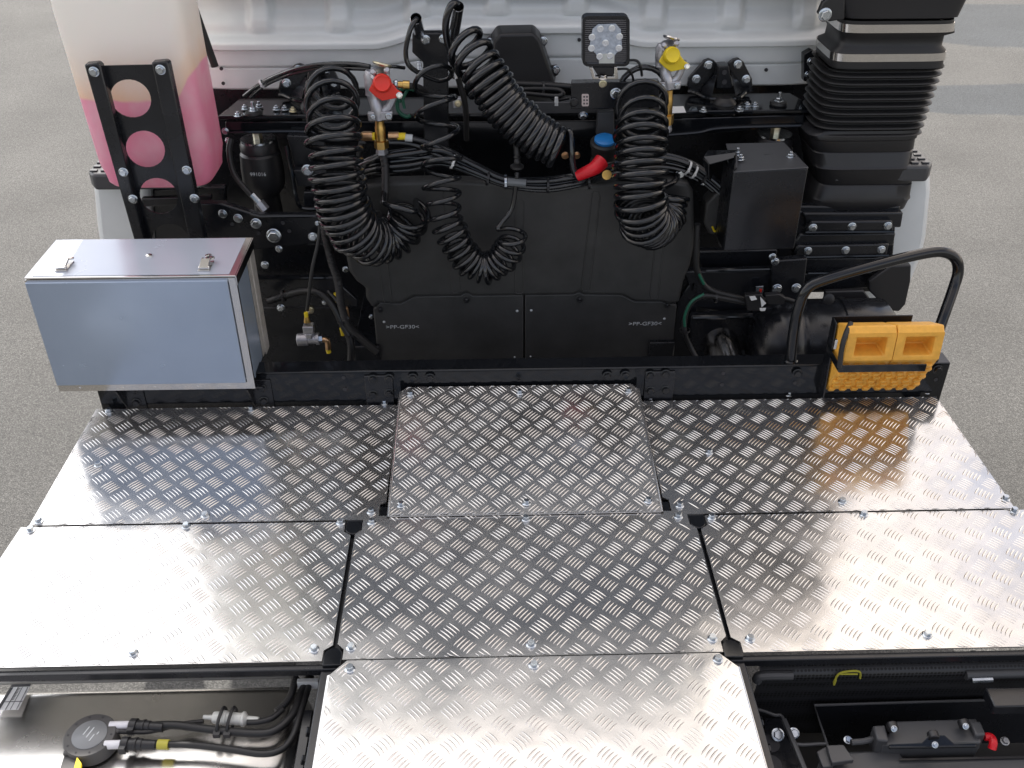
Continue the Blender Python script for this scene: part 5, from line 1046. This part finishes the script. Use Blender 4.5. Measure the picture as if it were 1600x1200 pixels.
# dark inner wall right of the tank
b = MB(); b.prism([(-.455, .3, .2), (-.455, 1.235, .2), (-.455, 1.235, .90), (-.455, .3, .86)], (.02, 0, 0)); tag(b.build('frame_web', BLK, bevel=.002), 'plain black frame side between the fuel tank and the nearest centre plate', 'frame')

# ================================================================== EXHAUST GUARD AND BATTERY BAY (bottom right)
gd = thing('exhaust_guard', 'black perforated steel guard with a yellow chalk mark under the deck edge', 'guard', (.85, 1.2, .7))
gx0, gx1 = PZ(1176, 1050, .9).x, 1.45
b = MB(); prof_ = [(1.285, .950), (1.272, .948), (1.262, .938), (1.262, .925), (1.270, .90), (1.275, .87), (1.285, .82), (1.30, .70)]
b.add([V((x, y, z)) for x in (gx0, gx0+.06, gx1) for y, z in prof_], [(i*8+k, (i+1)*8+k, (i+1)*8+k+1, i*8+k+1) for i in range(2) for k in range(7)])
o = b.build('guard_sheet', PERF, gd, ang=80)
b = MB(); b.tube([PY(1238, 1055, 1.262), PY(1190, 1056, 1.262), PY(1182, 1064, 1.262)], .010, 10, 5); b.build('end_roll', GREY, gd)
b = MB()
for P in ([(1303, 1067, .90), (1308, 1056, .905), (1318, 1050, .908), (1342, 1049, .908), (1344, 1060, .90)], [(1312, 1053, .908), (1340, 1053, .908)], [(1306, 1062, .903), (1303, 1070, .897)]): b.tube([PY(x, y, 1.258) for x, y, z in P], .0022, 6, 4)
b.build('chalk_mark', mat('yellow_chalk', (.35, .33, .03), .8), gd)
cb2 = thing('cylinder_rod', 'grey steel bar with zinc fittings at the right edge below the deck', 'bar', PZ(1540, 1050, .9))
b = MB(); b.tube([PZ(1508, 1054, .93), PZ(1640, 1050, .93)], .011, 14, 0); b.build('bar', GREY, cb2)
b = MB(); b.tube([PZ(1510, 1038, .93), PZ(1548, 1036, .93)], .006, 8, 0); b.build('pin', ZN, cb2); b = MB(); b.tube([PZ(1518, 1063, .93), PZ(1550, 1062, .93)], .006, 8, 0); b.build('pin', ZN, cb2); bolt(cb2, PZ(1523, 1028, .94), (0, -.5, 1), .010, ZN); bolt(cb2, PZ(1597, 1036, .94), (0, -.5, 1), .008, ZN)
b = MB(); b.box(PZ(1508, 1020, .93).x, 1.5, 1.18, 1.225, .91, .935); b.build('upper_bar', BLK, cb2, .003)
bt = thing('battery_tray', 'black battery tray rim of bent sheet steel at bottom right', 'tray', PZ(1300, 1150, .7))
zr = .80
b = MB()
for P, r in (([(1176, 1107, .84), (1190, 1110, .84), (1210, 1117, .84), (1222, 1120, .84), (1236, 1150, .84), (1246, 1163, .84), (1290, 1162, .84)], .0035), ([(1294, 1168, .84), (1272, 1102, .84), (1600, 1092, .84), (1660, 1092, .84)], .0030), ([(1225, 1125, .84), (1242, 1165, .84), (1262, 1215, .84)], .006)):
    b.tube([PZ(*p) for p in P], r, 8, 0 if len(P) < 6 else 4)
b.build('rim', GREY, bt)
b = MB(); b.prism([PZ(1272, 1103, .838), PZ(1660, 1093, .838), PZ(1660, 1160, .70), PZ(1292, 1164, .70)], (0, .004, -.004)); b.prism([PZ(1195, 1122, .80), PZ(1225, 1122, .80), PZ(1262, 1230, .80), PZ(1200, 1230, .80)], (0, 0, -.01)); b.build('side_wall', BLK, bt)
for px, py in ((1202, 1162), (1205, 1194)):
    b = MB(); b.lathe([(.021, 0), (.021, .001)], PZ(px, py, .8005), (0, 0, 1), 24); b.build('hole', INK, bt)
b = MB(); b.box(.4, 1.6, .3, 1.32, .66, .68); b.build('floor', RUB, bt)
bolt(bt, PZ(1215, 1148, .81), (0, -.6, .8), .009, ZN); bolt(bt, PZ(1240, 1146, .81), (0, -.6, .8), .008, ZN); bolt(bt, PZ(1570, 1158, .81), (0, -.4, 1), .006, ZND); bolt(bt, PZ(1325, 1156, .80), (0, -.4, 1), .006, ZN)
bc = thing('battery_cover', 'large flat grey battery cover with a square corner clip, cut by the bottom edge', 'battery cover', PZ(1450, 1190, .82))
b = MB(); b.prism([PZ(1286, 1175, .83), PZ(1352, 1172, .835), PZ(1404, 1172, .835), PZ(1412, 1184, .83), PZ(1640, 1180, .83), PZ(1660, 1290, .83), PZ(1240, 1290, .83)], (0, 0, -.10)); b.build('cover', GREY, bc, .006)
b = MB(); b.prism([PZ(1291, 1164, .86), PZ(1318, 1163, .86), PZ(1335, 1187, .86), PZ(1300, 1192, .86)], (0, 0, -.012)); b.prism([PZ(1276, 1174, .85), PZ(1290, 1166, .85), PZ(1303, 1196, .85), PZ(1286, 1199, .85)], (0, 0, -.01)); b.build('corner_clip', GREY, bc, .002)
b = MB(); b.prism([PZ(1405, 1186, .832), PZ(1640, 1181, .832), PZ(1640, 1185, .832), PZ(1406, 1189, .832)], (0, 0, .002)); b.build('crease', BPLS, bc)
bb = thing('battery_clamp', 'grey plastic terminal housing bolted down with zinc nuts and a short red cable', 'terminal box', PZ(1450, 1140, .8))
b = MB(); b.prism([PZ(1400, 1126, .86), PZ(1526, 1122, .86), PZ(1534, 1160, .86), PZ(1378, 1164, .86)], (0, 0, -.07)); b.build('housing', GREY, bb, .004)
b = MB(); b.prism([PZ(1363, 1133, .872), PZ(1384, 1132, .872), PZ(1389, 1158, .872), PZ(1371, 1156, .872)], (0, 0, -.05)); b.build('end_cap', GREY, bb, .004); b = MB(); b.prism([PZ(1514, 1127, .872), PZ(1532, 1126, .872), PZ(1541, 1147, .872), PZ(1525, 1149, .872)], (0, 0, -.05)); b.build('end_cap', GREY, bb, .004)
b = MB(); b.prism([PZ(1389, 1163, .87), PZ(1440, 1160, .87), PZ(1452, 1148, .885), PZ(1476, 1148, .885), PZ(1492, 1162, .87), PZ(1526, 1161, .87), PZ(1526, 1166, .87), PZ(1389, 1168, .87)], (0, 0, -.006)); b.build('clamp_strap', BLKG, bb, .002)
for px, py in ((1392, 1130), (1504, 1126), (1456, 1144)):
    p0 = PZ(px, py, .88); b = MB(); b.tube([p0, PZ(px+4, py+11, .878)], .011, 12, 0); b.build('clamp_roll', BPLS, bb, .002)
    bolt(bb, PZ(px+5, py+(9 if px != 1456 else 20), .885), (0, -.7, .7), .0042, ZN)
b = MB(); b.tube([PZ(1330, 1160, .85), PZ(1350, 1158, .85), PZ(1372, 1153, .85)], .006, 10, 6); b.build('vent_pipe', GREY, bb)
b = MB(); b.tube([PZ(1538, 1151, .85), PZ(1548, 1152, .85), PZ(1552, 1160, .85), PZ(1550, 1170, .84)], .008, 12, 6); b.build('red_cable', REDB, bb)
